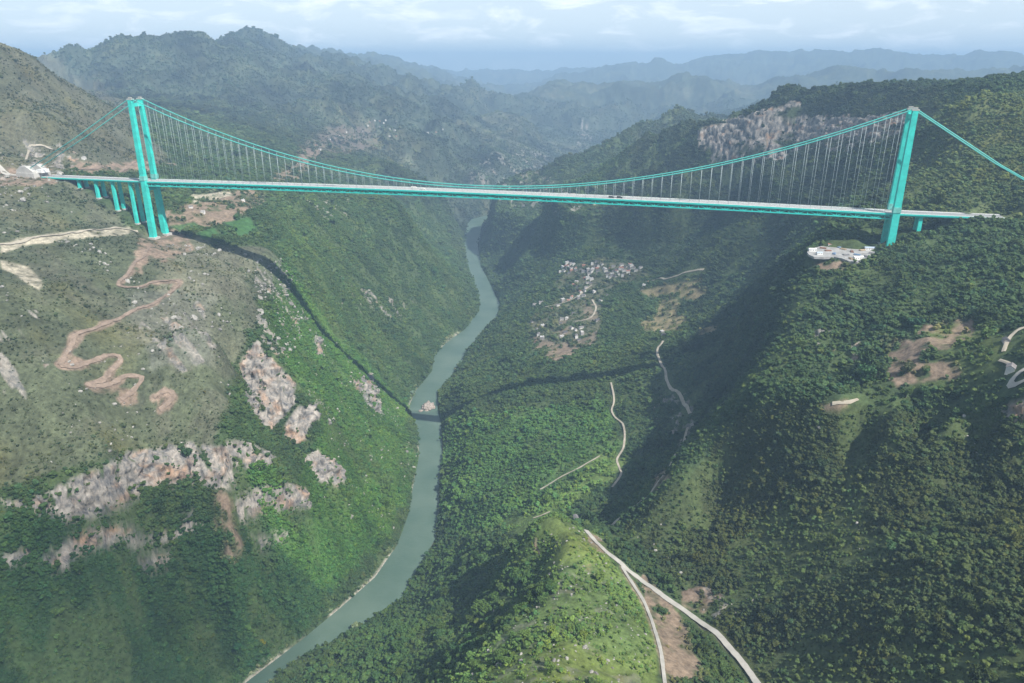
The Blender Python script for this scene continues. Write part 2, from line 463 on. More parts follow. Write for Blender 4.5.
GZ = fine(GX, GY, GZ)
# river bed and shore
near = np.hypot(GX, GY) < 6500
dl, _ = poly_dist(GX[near], GY[near], [(a, b, 0) for a, b in LBW]); dr, _ = poly_dist(GX[near], GY[near], [(a, b, 0) for a, b in RBW])
ins = inside(GX[near], GY[near], RIVER)
db = np.minimum(dl, dr)
zz = GZ[near]
RIVD = np.full(GX.shape, 1e4); RIVD[near] = np.where(ins, -db, db)
lift = np.maximum(zz, 0.8 + np.minimum(db, 90) * 0.30)
zz = np.where(ins, -np.minimum(5.0, 0.5 + db * 0.5), np.where(db < 130, np.minimum(lift, 0.8 + 1.05 * db + 0.02 * db ** 2), np.maximum(zz, 12)))
GZ[near] = zz
GZ = np.where(near, GZ, np.maximum(GZ, 30))
def level(cx, cy, rad, z, soft):
    d = np.hypot(GX - cx, GY - cy); m = d < rad + soft
    t = smooth(rad + soft, rad, d[m]); GZ[m] = GZ[m] * (1 - t) + z * t
for s, z in ((0, 506), (-42, 531), (-85, 556), (-127, 581), (-169, 602), (-215, 618), (SPAN, 568), (SPAN + 38, 592)):
    level(*bp(s), 20, z, 30)
level(*bp(SPAN + 152), 26, 623.5, 22)
for s in (-262, -300, -340): level(*bp(s), 24, 624.0, 30)
for px, py, z in ((862,254,563.5),(845,253,563),(828,252,562.5)): level(*pz(px, py, z)[:2], 30, z, 10)

def Zat(x, y):
    """height of the sheet at any plan point (bilinear on the fan)"""
    x = np.atleast_1d(np.asarray(x, float)); y = np.atleast_1d(np.asarray(y, float))
    a = np.arctan2(x, y); a = np.where(a < AZ[0], a + 2 * math.pi, a); r = np.hypot(x, y)
    fa = np.interp(a, AZ, np.arange(NA)); fr = np.interp(r, RS, np.arange(NR))
    i = np.minimum(fr.astype(int), NR - 2); j = np.minimum(fa.astype(int), NA - 2); t, s = fr - i, fa - j
    return (GZ[i, j] * (1 - t) + GZ[i + 1, j] * t) * (1 - s) + (GZ[i, j + 1] * (1 - t) + GZ[i + 1, j + 1] * t) * s
def z1(x, y): return float(Zat(x, y)[0])
SL = (GZ - CH) / RS[:, None]
CM = np.maximum.accumulate(SL, axis=0)
def hits(px, py):
    """first place on the sheet seen at these photo points: x, y, z, row, column"""
    u, f, d = ray(px, py); u, f, d = map(np.atleast_1d, (u, f, d))
    a = np.arctan2(u, f); s = -d / np.hypot(u, f)
    j = np.clip(np.round(np.interp(a, AZ[:NF], np.arange(NF))).astype(int), 0, NF - 1)
    r = np.empty(len(j)); ii = np.empty(len(j), int)
    for k in range(len(j)):
        c = CM[:, j[k]]; i = int(np.searchsorted(c, s[k])); i = min(max(i, 1), NR - 1)
        h0, h1 = SL[i - 1, j[k]], SL[i, j[k]]
        t = 0.5 if h1 <= h0 else min(max((s[k] - h0) / (h1 - h0), 0), 1)
        r[k] = RS[i - 1] + t * (RS[i] - RS[i - 1]); ii[k] = i
    return np.sin(a) * r, np.cos(a) * r, CH + s * r, ii, j
def hit(px, py):
    x, y, z, _, _ = hits([px], [py]); return float(x[0]), float(y[0]), float(z[0])
# ------------------------------------------------------------------ land cover of the sheet (survey polygons, seen places only)
SEEN = SL >= np.vstack([np.full((1, NA), -1e9), CM[:-1]]) - 0.0035
SEEN[:, NF:] = False
_d = (CH - GZ); _q = GY * CP_ + _d * SP_; _q = np.where(_q < 1, 1, _q)
PXX = np.where(SEEN, 512 + FPX * GX / _q, -9999); PYY = np.where(SEEN, 341.5 + FPX * (_d * CP_ - GY * SP_) / _q, -9999)
del _d, _q
rag1 = fbm(GX, GY, 26, 3, 101) ; rag2 = fbm(GX + GZ * 0.7, GY + GZ * 0.4, 26, 3, 105)
big1 = fbm(GX, GY, 170, 3, 111) ; big2 = fbm(GX, GY, 170, 3, 115)
def zone(polys, rag=4.0, big=0.0, out=None, val=1.0):
    if out is None: out = np.zeros(GX.shape, np.float32)
    for p in polys:
        xs = [q[0] for q in p]; ys = [q[1] for q in p]; m = rag + big + 1
        sel = np.nonzero((PXX > min(xs) - m) & (PXX < max(xs) + m) & (PYY > min(ys) - m) & (PYY < max(ys) + m))
        if not len(sel[0]): continue
        qx = PXX[sel] + rag1[sel] * rag + big1[sel] * big; qy = PYY[sel] + rag2[sel] * rag * 0.8 + big2[sel] * big * 0.8
        ins = inside(qx, qy, p)
        o = out[sel]; o[ins] = np.maximum(o[ins], val); out[sel] = o
    return out
def blur(a, n=1):
    for _ in range(n):
        a = (a + np.roll(a, 1, 0) + np.roll(a, -1, 0) + np.roll(a, 1, 1) + np.roll(a, -1, 1)) / 5
    return a

ROADS = [
 ('concrete_road', 6.5, [(586,531),(600,546),(612,557),(625,568),(640,580),(665,598),(690,615),(715,632),(735,655),(750,674),(762,690)]),
 ('path', 3.4, [(622,567),(636,590),(648,612),(657,638),(662,660),(666,690)]),
 ('valley_road', 4.5, [(612,526),(630,510),(648,497),(658,482),(672,462),(684,442),(688,428)]),
 ('valley_road', 5.0, [(690,414),(680,395),(668,384),(664,368),(657,352),(663,341)]),
 ('footpath', 3.6, [(611,383),(614,400),(612,412),(623,425),(624,445),(617,460),(621,474),(612,488)]),
 ('dirt_road', 6.0, [(150,246),(143,258),(135,263),(119,286),(150,283),(179,282),(165,296),(140,308),(110,322),(80,333),(72,345),(60,366)]),
 ('dirt_road', 6.5, [(60,366),(78,366),(96,360),(114,355),(121,360),(112,370),(103,380),(88,386),(106,386),(126,376),(142,378),(134,390),(121,400)]),
 ('dirt_road', 6.0, [(154,398),(165,391),(174,396),(160,411)]),
 ('gravel_road', 6.0, [(-20,247),(20,243),(50,236),(84,231),(115,228),(138,232)]),
 ('access_road', 7.0, [(74,169),(100,167),(130,165),(152,162),(175,164)]),
 ('hillside_path', 4.0, [(1003,353),(1008,341),(1016,332),(1030,326)]),
 ('hillside_path', 3.5, [(999,361),(1006,363),(1014,367)]),
 ('crest_path', 3.2, [(832,405),(845,403),(858,400)]),
 ('ridge_path', 2.6, [(533,519),(541,516),(550,512)]),
 ('field_path', 3.0, [(540,490),(560,478),(580,468),(600,456)]),
 ('village_road', 5.0, [(545,307),(560,304),(575,298),(585,290),(592,285)]),
 ('village_road', 5.0, [(575,322),(590,318),(596,308),(592,300)]),
 ('village_road', 5.0, [(646,282),(665,279),(685,273),(704,270)]),
]
ROCK_P = [
 [(240,365),(250,345),(258,340),(270,355),(285,370),(297,385),(290,410),(272,430),(262,425),(245,395)],
 [(284,432),(298,405),(322,402),(318,420),(305,440),(292,447)],
 [(303,457),(318,450),(335,463),(347,478),(338,486),(315,480)],
 [(352,382),(370,372),(382,395),(380,417),(365,407)],
 [(30,500),(60,485),(95,470),(130,452),(170,446),(215,445),(250,441),(276,455),(270,470),(245,472),(235,487),(215,490),(190,482),(150,490),(120,507),(90,517),(60,522),(35,514)],
 [(2,499),(25,500),(30,513),(8,511)],
 [(235,500),(260,488),(290,484),(309,490),(313,507),(295,512),(265,514),(240,520)],
 [(38,561),(60,545),(90,530),(122,524),(142,530),(110,546),(80,553),(55,568)],
 [(125,540),(150,534),(150,545),(130,548)], [(174,521),(195,509),(193,523)], [(138,561),(175,551),(170,566),(145,571)], [(250,541),(290,529),(287,540),(255,547)],
 [(150,535),(205,520),(205,528),(152,546)], [(0,555),(30,548),(35,560),(0,566)],
 [(998,404),(1024,399),(1024,421),(1004,418)], [(316,338),(323,340),(322,357),(316,352)],
]
ROCKM_P = [   # broken rock among bushes
 [(258,262),(282,258),(300,290),(306,330),(285,360),(262,345),(255,320)],
 [(335,272),(352,285),(390,296),(422,303),(402,322),(370,318),(345,300)],
 [(650,398),(668,392),(690,395),(694,425),(678,442),(655,428)], [(676,418),(692,424),(686,452),(672,440)],
 [(815,113),(860,116),(905,108),(892,140),(850,152),(820,150)],
 [(526,536),(548,532),(556,548),(552,566),(538,560)],
 [(500,150),(545,150),(560,165),(520,185),(470,186),(465,170)],
 [(480,170),(540,175),(600,205),(560,215),(500,205)],
 [(140,320),(205,300),(215,350),(185,375),(140,360)],
 [(0,300),(30,290),(60,330),(40,400),(0,420)],
 [(850,345),(870,340),(885,365),(880,380),(855,382)], [(815,330),(830,325),(838,352),(818,356)],
 [(300,195),(345,200),(350,215),(310,218)], [(25,140),(80,150),(75,175),(0,178),(0,150)],
 [(480,640),(520,600),(590,560),(640,640),(640,683),(480,683)], [(690,590),(712,588),(728,605),(715,622),(695,612)],
 [(580,120),(592,125),(590,150),(578,148)],
]
BACKCLIFF_P = [[(696,130),(722,122),(765,108),(800,102),(810,118),(850,118),(912,112),(905,132),(875,142),(830,152),(800,150),(780,163),(740,158),(725,170),(700,152)]]
SOIL_P = [
 [(160,214),(198,203),(230,192),(260,190),(264,206),(225,222),(190,230),(168,238)], [(138,240),(185,234),(193,250),(165,262),(150,258),(140,275),(118,287),(134,262)],
 [(70,164),(150,161),(156,170),(110,173),(74,176)], [(265,185),(305,150),(320,150),(300,180)],
 [(812,262),(845,260),(838,273),(818,271)], [(925,325),(975,320),(972,335),(945,347),(913,352),(918,335)], [(885,373),(950,357),(962,376),(900,387)],
 [(545,350),(562,343),(580,340),(602,329),(596,341),(570,357),(546,366)], [(530,334),(547,343),(560,340),(552,350),(536,348)], [(555,320),(566,318),(570,332),(558,336)], [(585,300),(597,305),(596,320),(584,318)],
 [(586,532),(600,540),(607,553),(598,550),(588,540)], [(640,574),(662,590),(684,618),(694,650),(708,683),(668,683),(660,640),(645,600)], [(682,590),(705,586),(716,602),(700,616),(686,606)],
 [(210,492),(231,490),(236,520),(246,545),(236,563),(222,561),(211,530)], [(70,355),(90,360),(92,368),(62,368)], [(85,382),(112,378),(118,390),(92,392)], [(118,388),(140,390),(140,402),(120,404)], [(155,396),(172,390),(177,402),(160,414)],
 [(0,168),(40,170),(70,178),(40,186),(0,186)], [(880,340),(920,340),(920,370),(890,372)], [(820,404),(850,402),(850,408),(822,409)], [(650,480),(662,470),(668,480),(655,492)],
]
TAN_P = [[(640,323),(660,314),(690,317),(676,332),(645,331)], [(678,290),(706,288),(706,298),(682,300)], [(640,290),(700,280),(704,284),(650,300)], [(660,300),(680,300),(676,318),(655,316)],
 [(300,142),(330,128),(372,124),(382,146),(340,157),(296,165)], [(700,330),(718,326),(716,334),(700,336)]]
PALE_P = [[(0,244),(40,236),(76,231),(110,228),(132,226),(128,234),(60,240),(0,252)], [(0,262),(28,268),(45,285),(40,290),(15,275),(0,268)], [(190,195),(232,190),(232,196),(195,203)]]
CROP_P = [[(223,223),(250,217),(258,230),(240,237)], [(196,233),(214,227),(219,235),(204,240)], [(168,226),(195,222),(200,226),(180,232)]]
# wide tones: (polygons, colour, strength)
TONES = [
 ([[(-40,150),(60,170),(150,235),(275,255),(255,330),(235,380),(215,445),(130,450),(0,495),(-40,495)]], (0.094,0.100,0.064), 0.66),
 ([[(-60,20),(30,45),(125,100),(170,165),(60,172),(-60,190)]], (0.095,0.094,0.062), 0.78),
 ([[(130,290),(215,285),(215,360),(150,370)]], (0.15,0.155,0.13), 0.55), ([[(160,238),(255,258),(240,300),(160,290)]], (0.17,0.165,0.115), 0.55),
 ([[(270,260),(330,330),(400,405),(420,470),(390,540),(320,520),(300,480),(320,430),(270,330)]], (0.062,0.120,0.030), 0.85),
 ([[(280,190),(440,200),(470,300),(400,395),(330,335),(280,260)]], (0.060,0.095,0.036), 0.7),
 ([[(0,520),(200,520),(300,520),(380,530),(300,640),(240,690),(-60,690),(-60,540)]], (0.032,0.070,0.029), 0.8), ([[(235,440),(275,470),(300,530),(380,480),(390,540),(330,590),(280,540)]], (0.066,0.135,0.030), 0.6),
 ([[(445,420),(520,410),(600,400),(620,450),(560,520),(450,540),(440,480)]], (0.072,0.135,0.042), 0.8), ([[(545,500),(600,455),(625,460),(590,500),(540,520),(490,530)]], (0.115,0.165,0.048), 0.85),
 ([[(500,520),(560,512),(600,540),(650,620),(662,690),(440,690),(500,640),(556,590)]], (0.100,0.146,0.046), 0.85), ([[(440,550),(550,530),(555,590),(480,650),(440,690),(290,690),(400,600)]], (0.052,0.088,0.026), 0.7),
 ([[(620,525),(690,470),(765,405),(1060,420),(1060,690),(760,690),(700,620)]], (0.052,0.061,0.027), 0.85),
 ([[(785,270),(830,250),(880,250),(1060,210),(1060,390),(800,405),(770,390)]], (0.048,0.074,0.036), 0.8), ([[(940,100),(1060,90),(1060,220),(900,215),(915,150)]], (0.085,0.104,0.044), 0.85), ([[(925,330),(1010,330),(1000,380),(900,400),(940,370)]], (0.10,0.135,0.045), 0.55),
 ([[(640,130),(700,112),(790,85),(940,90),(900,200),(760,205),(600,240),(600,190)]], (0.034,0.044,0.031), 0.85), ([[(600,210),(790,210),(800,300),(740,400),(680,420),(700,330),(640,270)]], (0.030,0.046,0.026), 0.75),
]
r_all = np.hypot(GX, GY)
m1 = fbm(GX, GY, 55, 4, 121) ; m2 = fbm(GX, GY, 420, 4, 131); m3 = fbm(GX, GY, 14, 2, 141)
ALB = np.empty(GX.shape + (3,), np.float32)
ALB[:] = (0.046, 0.072, 0.032)
farw = smooth(3000, 4200, r_all)[..., None]; ALB[:] = ALB * (1 - farw) + np.array((0.044, 0.056, 0.036), np.float32) * farw  # distant ground painted less green, standing in for bluish haze
# far country: fields and bare earth between wooded knolls
farm = smooth(3000, 4500, r_all) * smooth(0.05, 0.35, m2 + m1 * 0.5) * smooth(0.72, 0.5, (GZ - 300) / 500)
for k, c in enumerate((0.115, 0.105, 0.070)): ALB[..., k] = ALB[..., k] * (1 - farm * 0.28) + c * farm * 0.28
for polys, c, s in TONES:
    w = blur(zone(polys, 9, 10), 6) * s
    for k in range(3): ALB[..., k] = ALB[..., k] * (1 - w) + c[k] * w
ALB *= (1 + 0.34 * m1 + 0.25 * m3 + 0.16 * m2)[..., None]
ALB *= (1 + smooth(2600, 4200, r_all) * (0.9 * (ridged(GX, GY, 260, 4, 231) - 0.35) + 0.7 * fbm(GX, GY, 85, 3, 235, 0.65) * smooth(9000, 5500, r_all)))[..., None]
yel = np.clip(fbm(GX, GY, 90, 3, 151), 0, 1)[..., None]
ALB = ALB * (1 + yel * np.array([0.55, 0.28, -0.1], np.float32))
gap = smooth(0.02, -0.35, fbm(GX, GY, 38, 3, 211)) * 0.55 * (r_all < 3600) * (1 - blur(zone(TONES[0][0] + TONES[1][0], 9, 10), 6))
hill_w = blur(zone(TONES[0][0] + TONES[1][0], 9, 10), 6) * smooth(-0.1, 0.3, fbm(GX, GY, 75, 4, 241, 0.6)) * 0.42
for k, c in enumerate((0.120, 0.118, 0.086)): ALB[..., k] = ALB[..., k] * (1 - hill_w) + c * (1 + .3 * m3) * hill_w
for k, c in enumerate((0.080, 0.112, 0.042)): ALB[..., k] = ALB[..., k] * (1 - gap) + np.maximum(c, ALB[..., k]) * gap
def cover(polys, c, rag, s=1.0, patch=0.25):
    w = blur(zone(polys, rag), 1) * s * np.clip(1 + patch * 2 * m3 - 0.1, 0, 1)
    v = (1 + 0.25 * m3 + 0.15 * m1)
    for k in range(3): ALB[..., k] = ALB[..., k] * (1 - w) + c[k] * v * w
    return w
w_soil = cover(SOIL_P, (0.235, 0.17, 0.13), 5, 0.8, 0.8)
w_tan = cover(TAN_P[:-2] + TAN_P[-1:], (0.25, 0.20, 0.115), 3, 0.75, 0.5); w_tan = np.maximum(w_tan, cover(TAN_P[-2:-1], (0.17, 0.125, 0.105), 8, 0.6, 0.9))
w_pale = cover(PALE_P, (0.40, 0.36, 0.28), 2.5, 0.85, 0.4)
VILLAGE_P = [[(555,278),(575,262),(600,258),(640,264),(650,276),(620,284),(600,300),(600,335),(590,345),(530,345),(528,320),(560,300)]]
w_vill = cover(VILLAGE_P, (0.17, 0.15, 0.11), 4, 0.5, 0.9)
w_crop = cover(CROP_P, (0.045, 0.115, 0.035), 0.6, 0.95, 0.0)
w_rock = blur(zone(ROCK_P, 5.5), 1)
broken = smooth(0.10, 0.30, fbm(GX + GZ, GY - GZ * 0.6, 16, 3, 161))
w_rock = np.maximum(w_rock * smooth(-0.52, -0.30, fbm(GX + GZ * 0.8, GY - GZ * 0.8, 13, 4, 171, 0.6)), zone(ROCKM_P, 8) * broken * 0.8 * (1 - 0.65 * zone([[(470,590),(530,560),(600,540),(660,630),(662,690),(470,690)]], 4)))
streak = smooth(-0.36, -0.08, fbm(GX * 1.0, GZ * 2.2 + GY * 0.25, 60, 3, 181) + 0.35 * fbm(GX, GZ, 22, 2, 183))
w_rock = np.maximum(w_rock, zone(BACKCLIFF_P, 6) * streak)
for kind_, w_, rd in ROADS:
    if kind_ not in ('dirt_road', 'concrete_road', 'access_road', 'path', 'hairpin_road'): continue
    P = np.array([hit(*p) for p in rd]); x0, x1, y0, y1 = P[:, 0].min() - 30, P[:, 0].max() + 30, P[:, 1].min() - 30, P[:, 1].max() + 30
    s_ = np.nonzero((GX > x0) & (GX < x1) & (GY > y0) & (GY < y1))
    d_, _ = poly_dist(GX[s_], GY[s_], [tuple(p) for p in P]); wide = 6.5 if kind_ in ('dirt_road', 'access_road') else 4.5
    k_ = smooth(wide, wide * 0.35, d_ + rag1[s_] * wide * 0.9 - m1[s_] * 3) * 0.85
    c_ = np.array((0.22, 0.165, 0.128) if wide > 6 else (0.20, 0.165, 0.115), np.float32) * (1 + 0.3 * m3[s_])[:, None]
    ALB[s_] = ALB[s_] * (1 - k_[:, None]) + c_ * k_[:, None]; w_soil[s_] = np.maximum(w_soil[s_], k_)
w_shore = blur((((RIVD > -2) & (RIVD < 1.0 + 2.0 * m1)) * smooth(-0.2, 0.1, fbm(GX, GY, 75, 2, 191)) * (GY < 2300) * (GZ < 4.5)).astype(np.float32), 1)
for k, c in enumerate((0.36, 0.33, 0.285)): ALB[..., k] = ALB[..., k] * (1 - w_shore) + c * (1 + .3 * m3) * w_shore
w_rock = np.clip(w_rock, 0, 1)
# crags: rocky faces pushed in and out
nx = np.gradient(GX, axis=0); ny = np.gradient(GY, axis=0); nz = np.gradient(GZ, axis=0)
ax_ = np.gradient(GX, axis=1); ay_ = np.gradient(GY, axis=1); az_ = np.gradient(GZ, axis=1)
NXX = ny * az_ - nz * ay_; NYY = nz * ax_ - nx * az_; NZZ = nx * ay_ - ny * ax_
ln = np.sqrt(NXX ** 2 + NYY ** 2 + NZZ ** 2) + 1e-9; sg = np.where(NZZ < 0, -1, 1) / ln
NXX, NYY, NZZ = NXX * sg, NYY * sg, NZZ * sg
crag = (ridged(GX * 1.2 + GY * 0.4, GZ * 0.9 + GY * 0.6, 19, 4, 201, 0.55) - 0.40) * 9.0 + (fbm(GX + GY, GZ * 2.5, 9, 2, 205)) * 2.0
crag = crag * 1.25 + (((GZ / 15.0 + 0.5 * fbm(GX, GY, 70, 2, 207)) % 1.0) - 0.5) * 4.5
crag = crag * blur(w_rock, 2) * np.clip(ln * 0 + r_all / 900, 0.6, 2.2)
VX, VY, VZ = GX + NXX * crag, GY + NYY * crag, GZ + NZZ * crag * 0.6

terr = bpy.data.meshes.new('terrain')
co = np.stack([VX, VY, VZ], -1).reshape(-1, 3).astype(np.float32)
co = np.vstack([co, [[0, 0, float(GZ[0].mean())]]]).astype(np.float32)
I_, J_ = np.meshgrid(np.arange(NR - 1), np.arange(NA), indexing='ij')
J2 = (J_ + 1) % NA
quads = np.stack([I_ * NA + J_, (I_ + 1) * NA + J_, (I_ + 1) * NA + J2, I_ * NA + J2], -1).reshape(-1, 4)
hub = np.stack([np.full(NA, NR * NA), np.arange(NA), (np.arange(NA) + 1) % NA], -1)
terr.vertices.add(len(co)); terr.vertices.foreach_set('co', co.ravel())
li = np.concatenate([quads.ravel(), hub.ravel()]).astype(np.int32)
ls = np.concatenate([np.arange(len(quads)) * 4, len(quads) * 4 + np.arange(len(hub)) * 3]).astype(np.int32)
terr.loops.add(len(li)); terr.loops.foreach_set('vertex_index', li)
terr.polygons.add(len(ls)); terr.polygons.foreach_set('loop_start', ls)
terr.update(calc_edges=True)
terr.polygons.foreach_set('use_smooth', np.ones(len(ls), bool))
def set_col(me, name, arr):
    a = me.color_attributes.new(name, 'FLOAT_COLOR', 'POINT')
    full = np.ones((len(me.vertices), 4), np.float32); full[:len(arr), :3] = arr
    a.data.foreach_set('color', full.ravel())
ALB = np.clip(ALB, 0.012, 0.7)
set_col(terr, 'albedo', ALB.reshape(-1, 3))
msk = np.zeros((NR * NA, 3), np.float32); msk[:, 0] = w_rock.ravel(); msk[:, 1] = np.clip(w_soil + w_tan + w_pale, 0, 1).ravel()
set_col(terr, 'cover', msk)
terrain = bpy.data.objects.new('terrain', terr); col.objects.link(terrain)
tag(terrain, kind='structure')

gm, nt, bs = new_mat('ground')
N, Lk = nt.nodes, nt.links
def nn(t, **kw):
    n = N.new(t)
    for k, v in kw.items():
        if k in n.inputs: n.inputs[k].default_value = v
        else: setattr(n, k, v)
    return n
tc = nn('ShaderNodeTexCoord')
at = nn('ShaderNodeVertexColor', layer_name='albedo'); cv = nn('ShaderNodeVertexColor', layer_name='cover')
sp = nn('ShaderNodeSeparateColor'); Lk.new(cv.outputs[0], sp.inputs[0])
n1 = nn('ShaderNodeTexNoise', Scale=0.16, Detail=8.0, Roughness=0.72); Lk.new(tc.outputs['Object'], n1.inputs['Vector'])
mr = nn('ShaderNodeMapRange'); mr.inputs[1].default_value, mr.inputs[2].default_value, mr.inputs[3].default_value, mr.inputs[4].default_value = 0.30, 0.70, 0.45, 1.6
Lk.new(n1.outputs['Fac'], mr.inputs[0])
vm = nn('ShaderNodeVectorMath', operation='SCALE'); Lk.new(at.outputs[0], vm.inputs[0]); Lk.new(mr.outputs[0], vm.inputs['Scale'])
mp = nn('ShaderNodeMapping'); mp.inputs['Scale'].default_value = (0.085, 0.085, 0.055); Lk.new(tc.outputs['Object'], mp.inputs[0])
n2 = nn('ShaderNodeTexNoise', Scale=1.0, Detail=9.0, Roughness=0.68, Distortion=0.6); Lk.new(mp.outputs[0], n2.inputs['Vector'])
rr_ = nn('ShaderNodeValToRGB'); cr = rr_.color_ramp
cr.elements[0].position = 0.34; cr.elements[0].color = (0.085, 0.085, 0.088, 1)
cr.elements[1].position = 0.66; cr.elements[1].color = (0.43, 0.40, 0.36, 1)
for p, c in ((0.43, (0.17, 0.168, 0.165, 1)), (0.53, (0.29, 0.265, 0.235, 1))):
    e = cr.elements.new(p); e.color = c
Lk.new(n2.outputs['Fac'], rr_.inputs[0])
mp3 = nn('ShaderNodeMapping'); mp3.inputs['Scale'].default_value = (0.028, 0.028, 0.04); Lk.new(tc.outputs['Object'], mp3.inputs[0])
n3 = nn('ShaderNodeTexNoise', Scale=1.0, Detail=5.0); Lk.new(mp3.outputs[0], n3.inputs['Vector'])
r3 = nn('ShaderNodeValToRGB'); r3.color_ramp.elements[0].position = 0.53; r3.color_ramp.elements[1].position = 0.70
r3.color_ramp.elements[0].color = (1, 1, 1, 1); r3.color_ramp.elements[1].color = (1.16, 0.84, 0.64, 1); Lk.new(n3.outputs['Fac'], r3.inputs[0])
mx = nn('ShaderNodeMixRGB', blend_type='MULTIPLY'); mx.inputs[0].default_value = 1; Lk.new(rr_.outputs[0], mx.inputs[1]); Lk.new(r3.outputs[0], mx.inputs[2])
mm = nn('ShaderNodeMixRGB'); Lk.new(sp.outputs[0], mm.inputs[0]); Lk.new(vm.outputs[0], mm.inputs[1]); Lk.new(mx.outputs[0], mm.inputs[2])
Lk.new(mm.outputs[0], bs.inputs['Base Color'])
bs.inputs['Roughness'].default_value = 0.95; bs.inputs['Specular IOR Level'].default_value = 0.12
bp_ = nn('ShaderNodeBump', Strength=0.55, Distance=2.2); Lk.new(n1.outputs['Fac'], bp_.inputs['Height'])
bp2 = nn('ShaderNodeBump', Strength=0.7, Distance=2.0); Lk.new(n2.outputs['Fac'], bp2.inputs['Height']); Lk.new(sp.outputs[0], bp2.inputs['Strength']); Lk.new(bp_.outputs[0], bp2.inputs['Normal'])
Lk.new(bp2.outputs[0], bs.inputs['Normal'])
terr.materials.append(gm)

# ------------------------------------------------------------------ river
wm, nt, bs = new_mat('river_water')
N, Lk = nt.nodes, nt.links
tc = nn('ShaderNodeTexCoord'); n1 = nn('ShaderNodeTexNoise', Scale=0.012, Detail=5.0); Lk.new(tc.outputs['Object'], n1.inputs['Vector'])
rr_ = nn('ShaderNodeValToRGB'); rr_.color_ramp.elements[0].position, rr_.color_ramp.elements[1].position = 0.3, 0.7
rr_.color_ramp.elements[0].color = (0.070, 0.122, 0.090, 1); rr_.color_ramp.elements[1].color = (0.118, 0.172, 0.132, 1)
Lk.new(n1.outputs['Fac'], rr_.inputs[0]); Lk.new(rr_.outputs[0], bs.inputs['Base Color'])
n2 = nn('ShaderNodeTexNoise', Scale=0.12, Detail=7.0, Roughness=0.7); Lk.new(tc.outputs['Object'], n2.inputs['Vector'])
b2 = nn('ShaderNodeBump', Strength=0.5, Distance=1.2); Lk.new(n2.outputs['Fac'], b2.inputs['Height']); Lk.new(b2.outputs[0], bs.inputs['Normal'])
bs.inputs['Roughness'].default_value = 0.34; bs.inputs['IOR'].default_value = 1.33
w = MB()
def shift(pts, other, d):
    out = []
    for a, b in zip(pts, other):
        v = Vector((a[0] - b[0], a[1] - b[1])).normalized(); out.append((a[0] + v.x * d, a[1] + v.y * d, 0.0))
    return out
a, b = shift(LBW, RBW, 14), shift(RBW, LBW, 14)
w.add(a + b, [(i, i + len(a), i + len(a) + 1, i + 1) for i in range(len(a) - 1)])
river = w.build('river', wm); tag(river, kind='structure')

# ------------------------------------------------------------------ haze in the air
hm = bpy.data.materials.new('haze'); hm.use_nodes = True; hm.node_tree.nodes.clear()
ho = hm.node_tree.nodes.new('ShaderNodeOutputMaterial'); hv = hm.node_tree.nodes.new('ShaderNodeVolumePrincipled')
hv.inputs['Color'].default_value = HAZE_COLOR + (1,); hv.inputs['Density'].default_value = HAZE_DENSITY; hv.inputs['Anisotropy'].default_value = 0.0
hm.node_tree.links.new(hv.outputs[0], ho.inputs['Volume'])
w = MB(); _lo, _hi = float(GZ.min()) - 1.5, float(GZ.max()) + 60
w.box((0, 0, (_lo + _hi) / 2), (60400, 60400, _hi - _lo))
haze = w.build('haze', hm); tag(haze, 'pale blue haze lying in the valley air', kind='stuff')

# ------------------------------------------------------------------ roads and tracks
concrete = paint('concrete', (0.40, 0.385, 0.345), 0.85, 0.16, 0.08)
dirt = paint('red_dirt', (0.235, 0.18, 0.14), 0.95, 0.35, 0.12)
palegrav = paint('pale_gravel', (0.36, 0.325, 0.26), 0.95, 0.25, 0.08)
ROADPTS = []
def ribbon(name, pts, width, mat, lift=0.9, ends=None, wob=0.0):
    P = [Vector(hit(*p)) for p in pts] if ends is None else [Vector(p) for p in ends]
    # rounded course, sampled every few metres
    Q = []
    for i in range(len(P) - 1):
        p0, p1, p2, p3 = P[max(i - 1, 0)], P[i], P[i + 1], P[min(i + 2, len(P) - 1)]
        n = max(2, int((p2 - p1).length / 5))
        for k in range(n):
            t = k / n
            Q.append(0.5 * ((2 * p1) + (p2 - p0) * t + (2 * p0 - 5 * p1 + 4 * p2 - p3) * t * t + (3 * p1 - p0 - 3 * p2 + p3) * t ** 3))
    Q.append(P[-1])
    cols = 4; vs = []; fs = []
    xy = []
    for i, q in enumerate(Q):
        d = Q[min(i + 1, len(Q) - 1)] - Q[max(i - 1, 0)]; d.z = 0
        if d.length < 1e-6: d = Vector((1, 0, 0))
        d.normalize(); s = Vector((-d.y, d.x, 0))
        hw = width / 2 * (1 + wob * random.uniform(-1, 1))
        for k in range(cols + 1): xy.append((q.x + s.x * hw * (2 * k / cols - 1), q.y + s.y * hw * (2 * k / cols - 1)))
        ROADPTS.append((q.x, q.y, hw))
    zz = Zat([p[0] for p in xy], [p[1] for p in xy]).reshape(len(Q), cols + 1)
    zc = zz.max(1); zc = np.convolve(np.pad(zc, 2, mode='edge'), np.ones(5) / 5, 'valid')
    for i in range(len(Q)):
        for k in range(cols + 1):
            x, y = xy[i * (cols + 1) + k]; vs.append((x, y, max(zz[i, k], min(zc[i], zz[i, k] + 1.4)) + lift))
    for i in range(len(Q) - 1):
        for k in range(cols):
            a = i * (cols + 1) + k; fs.append((a, a + 1, a + cols + 2, a + cols + 1))
    m = MB(); m.add(vs, fs)
    o = m.build(name, mat, smooth=True); tag(o, kind='structure')
    return o
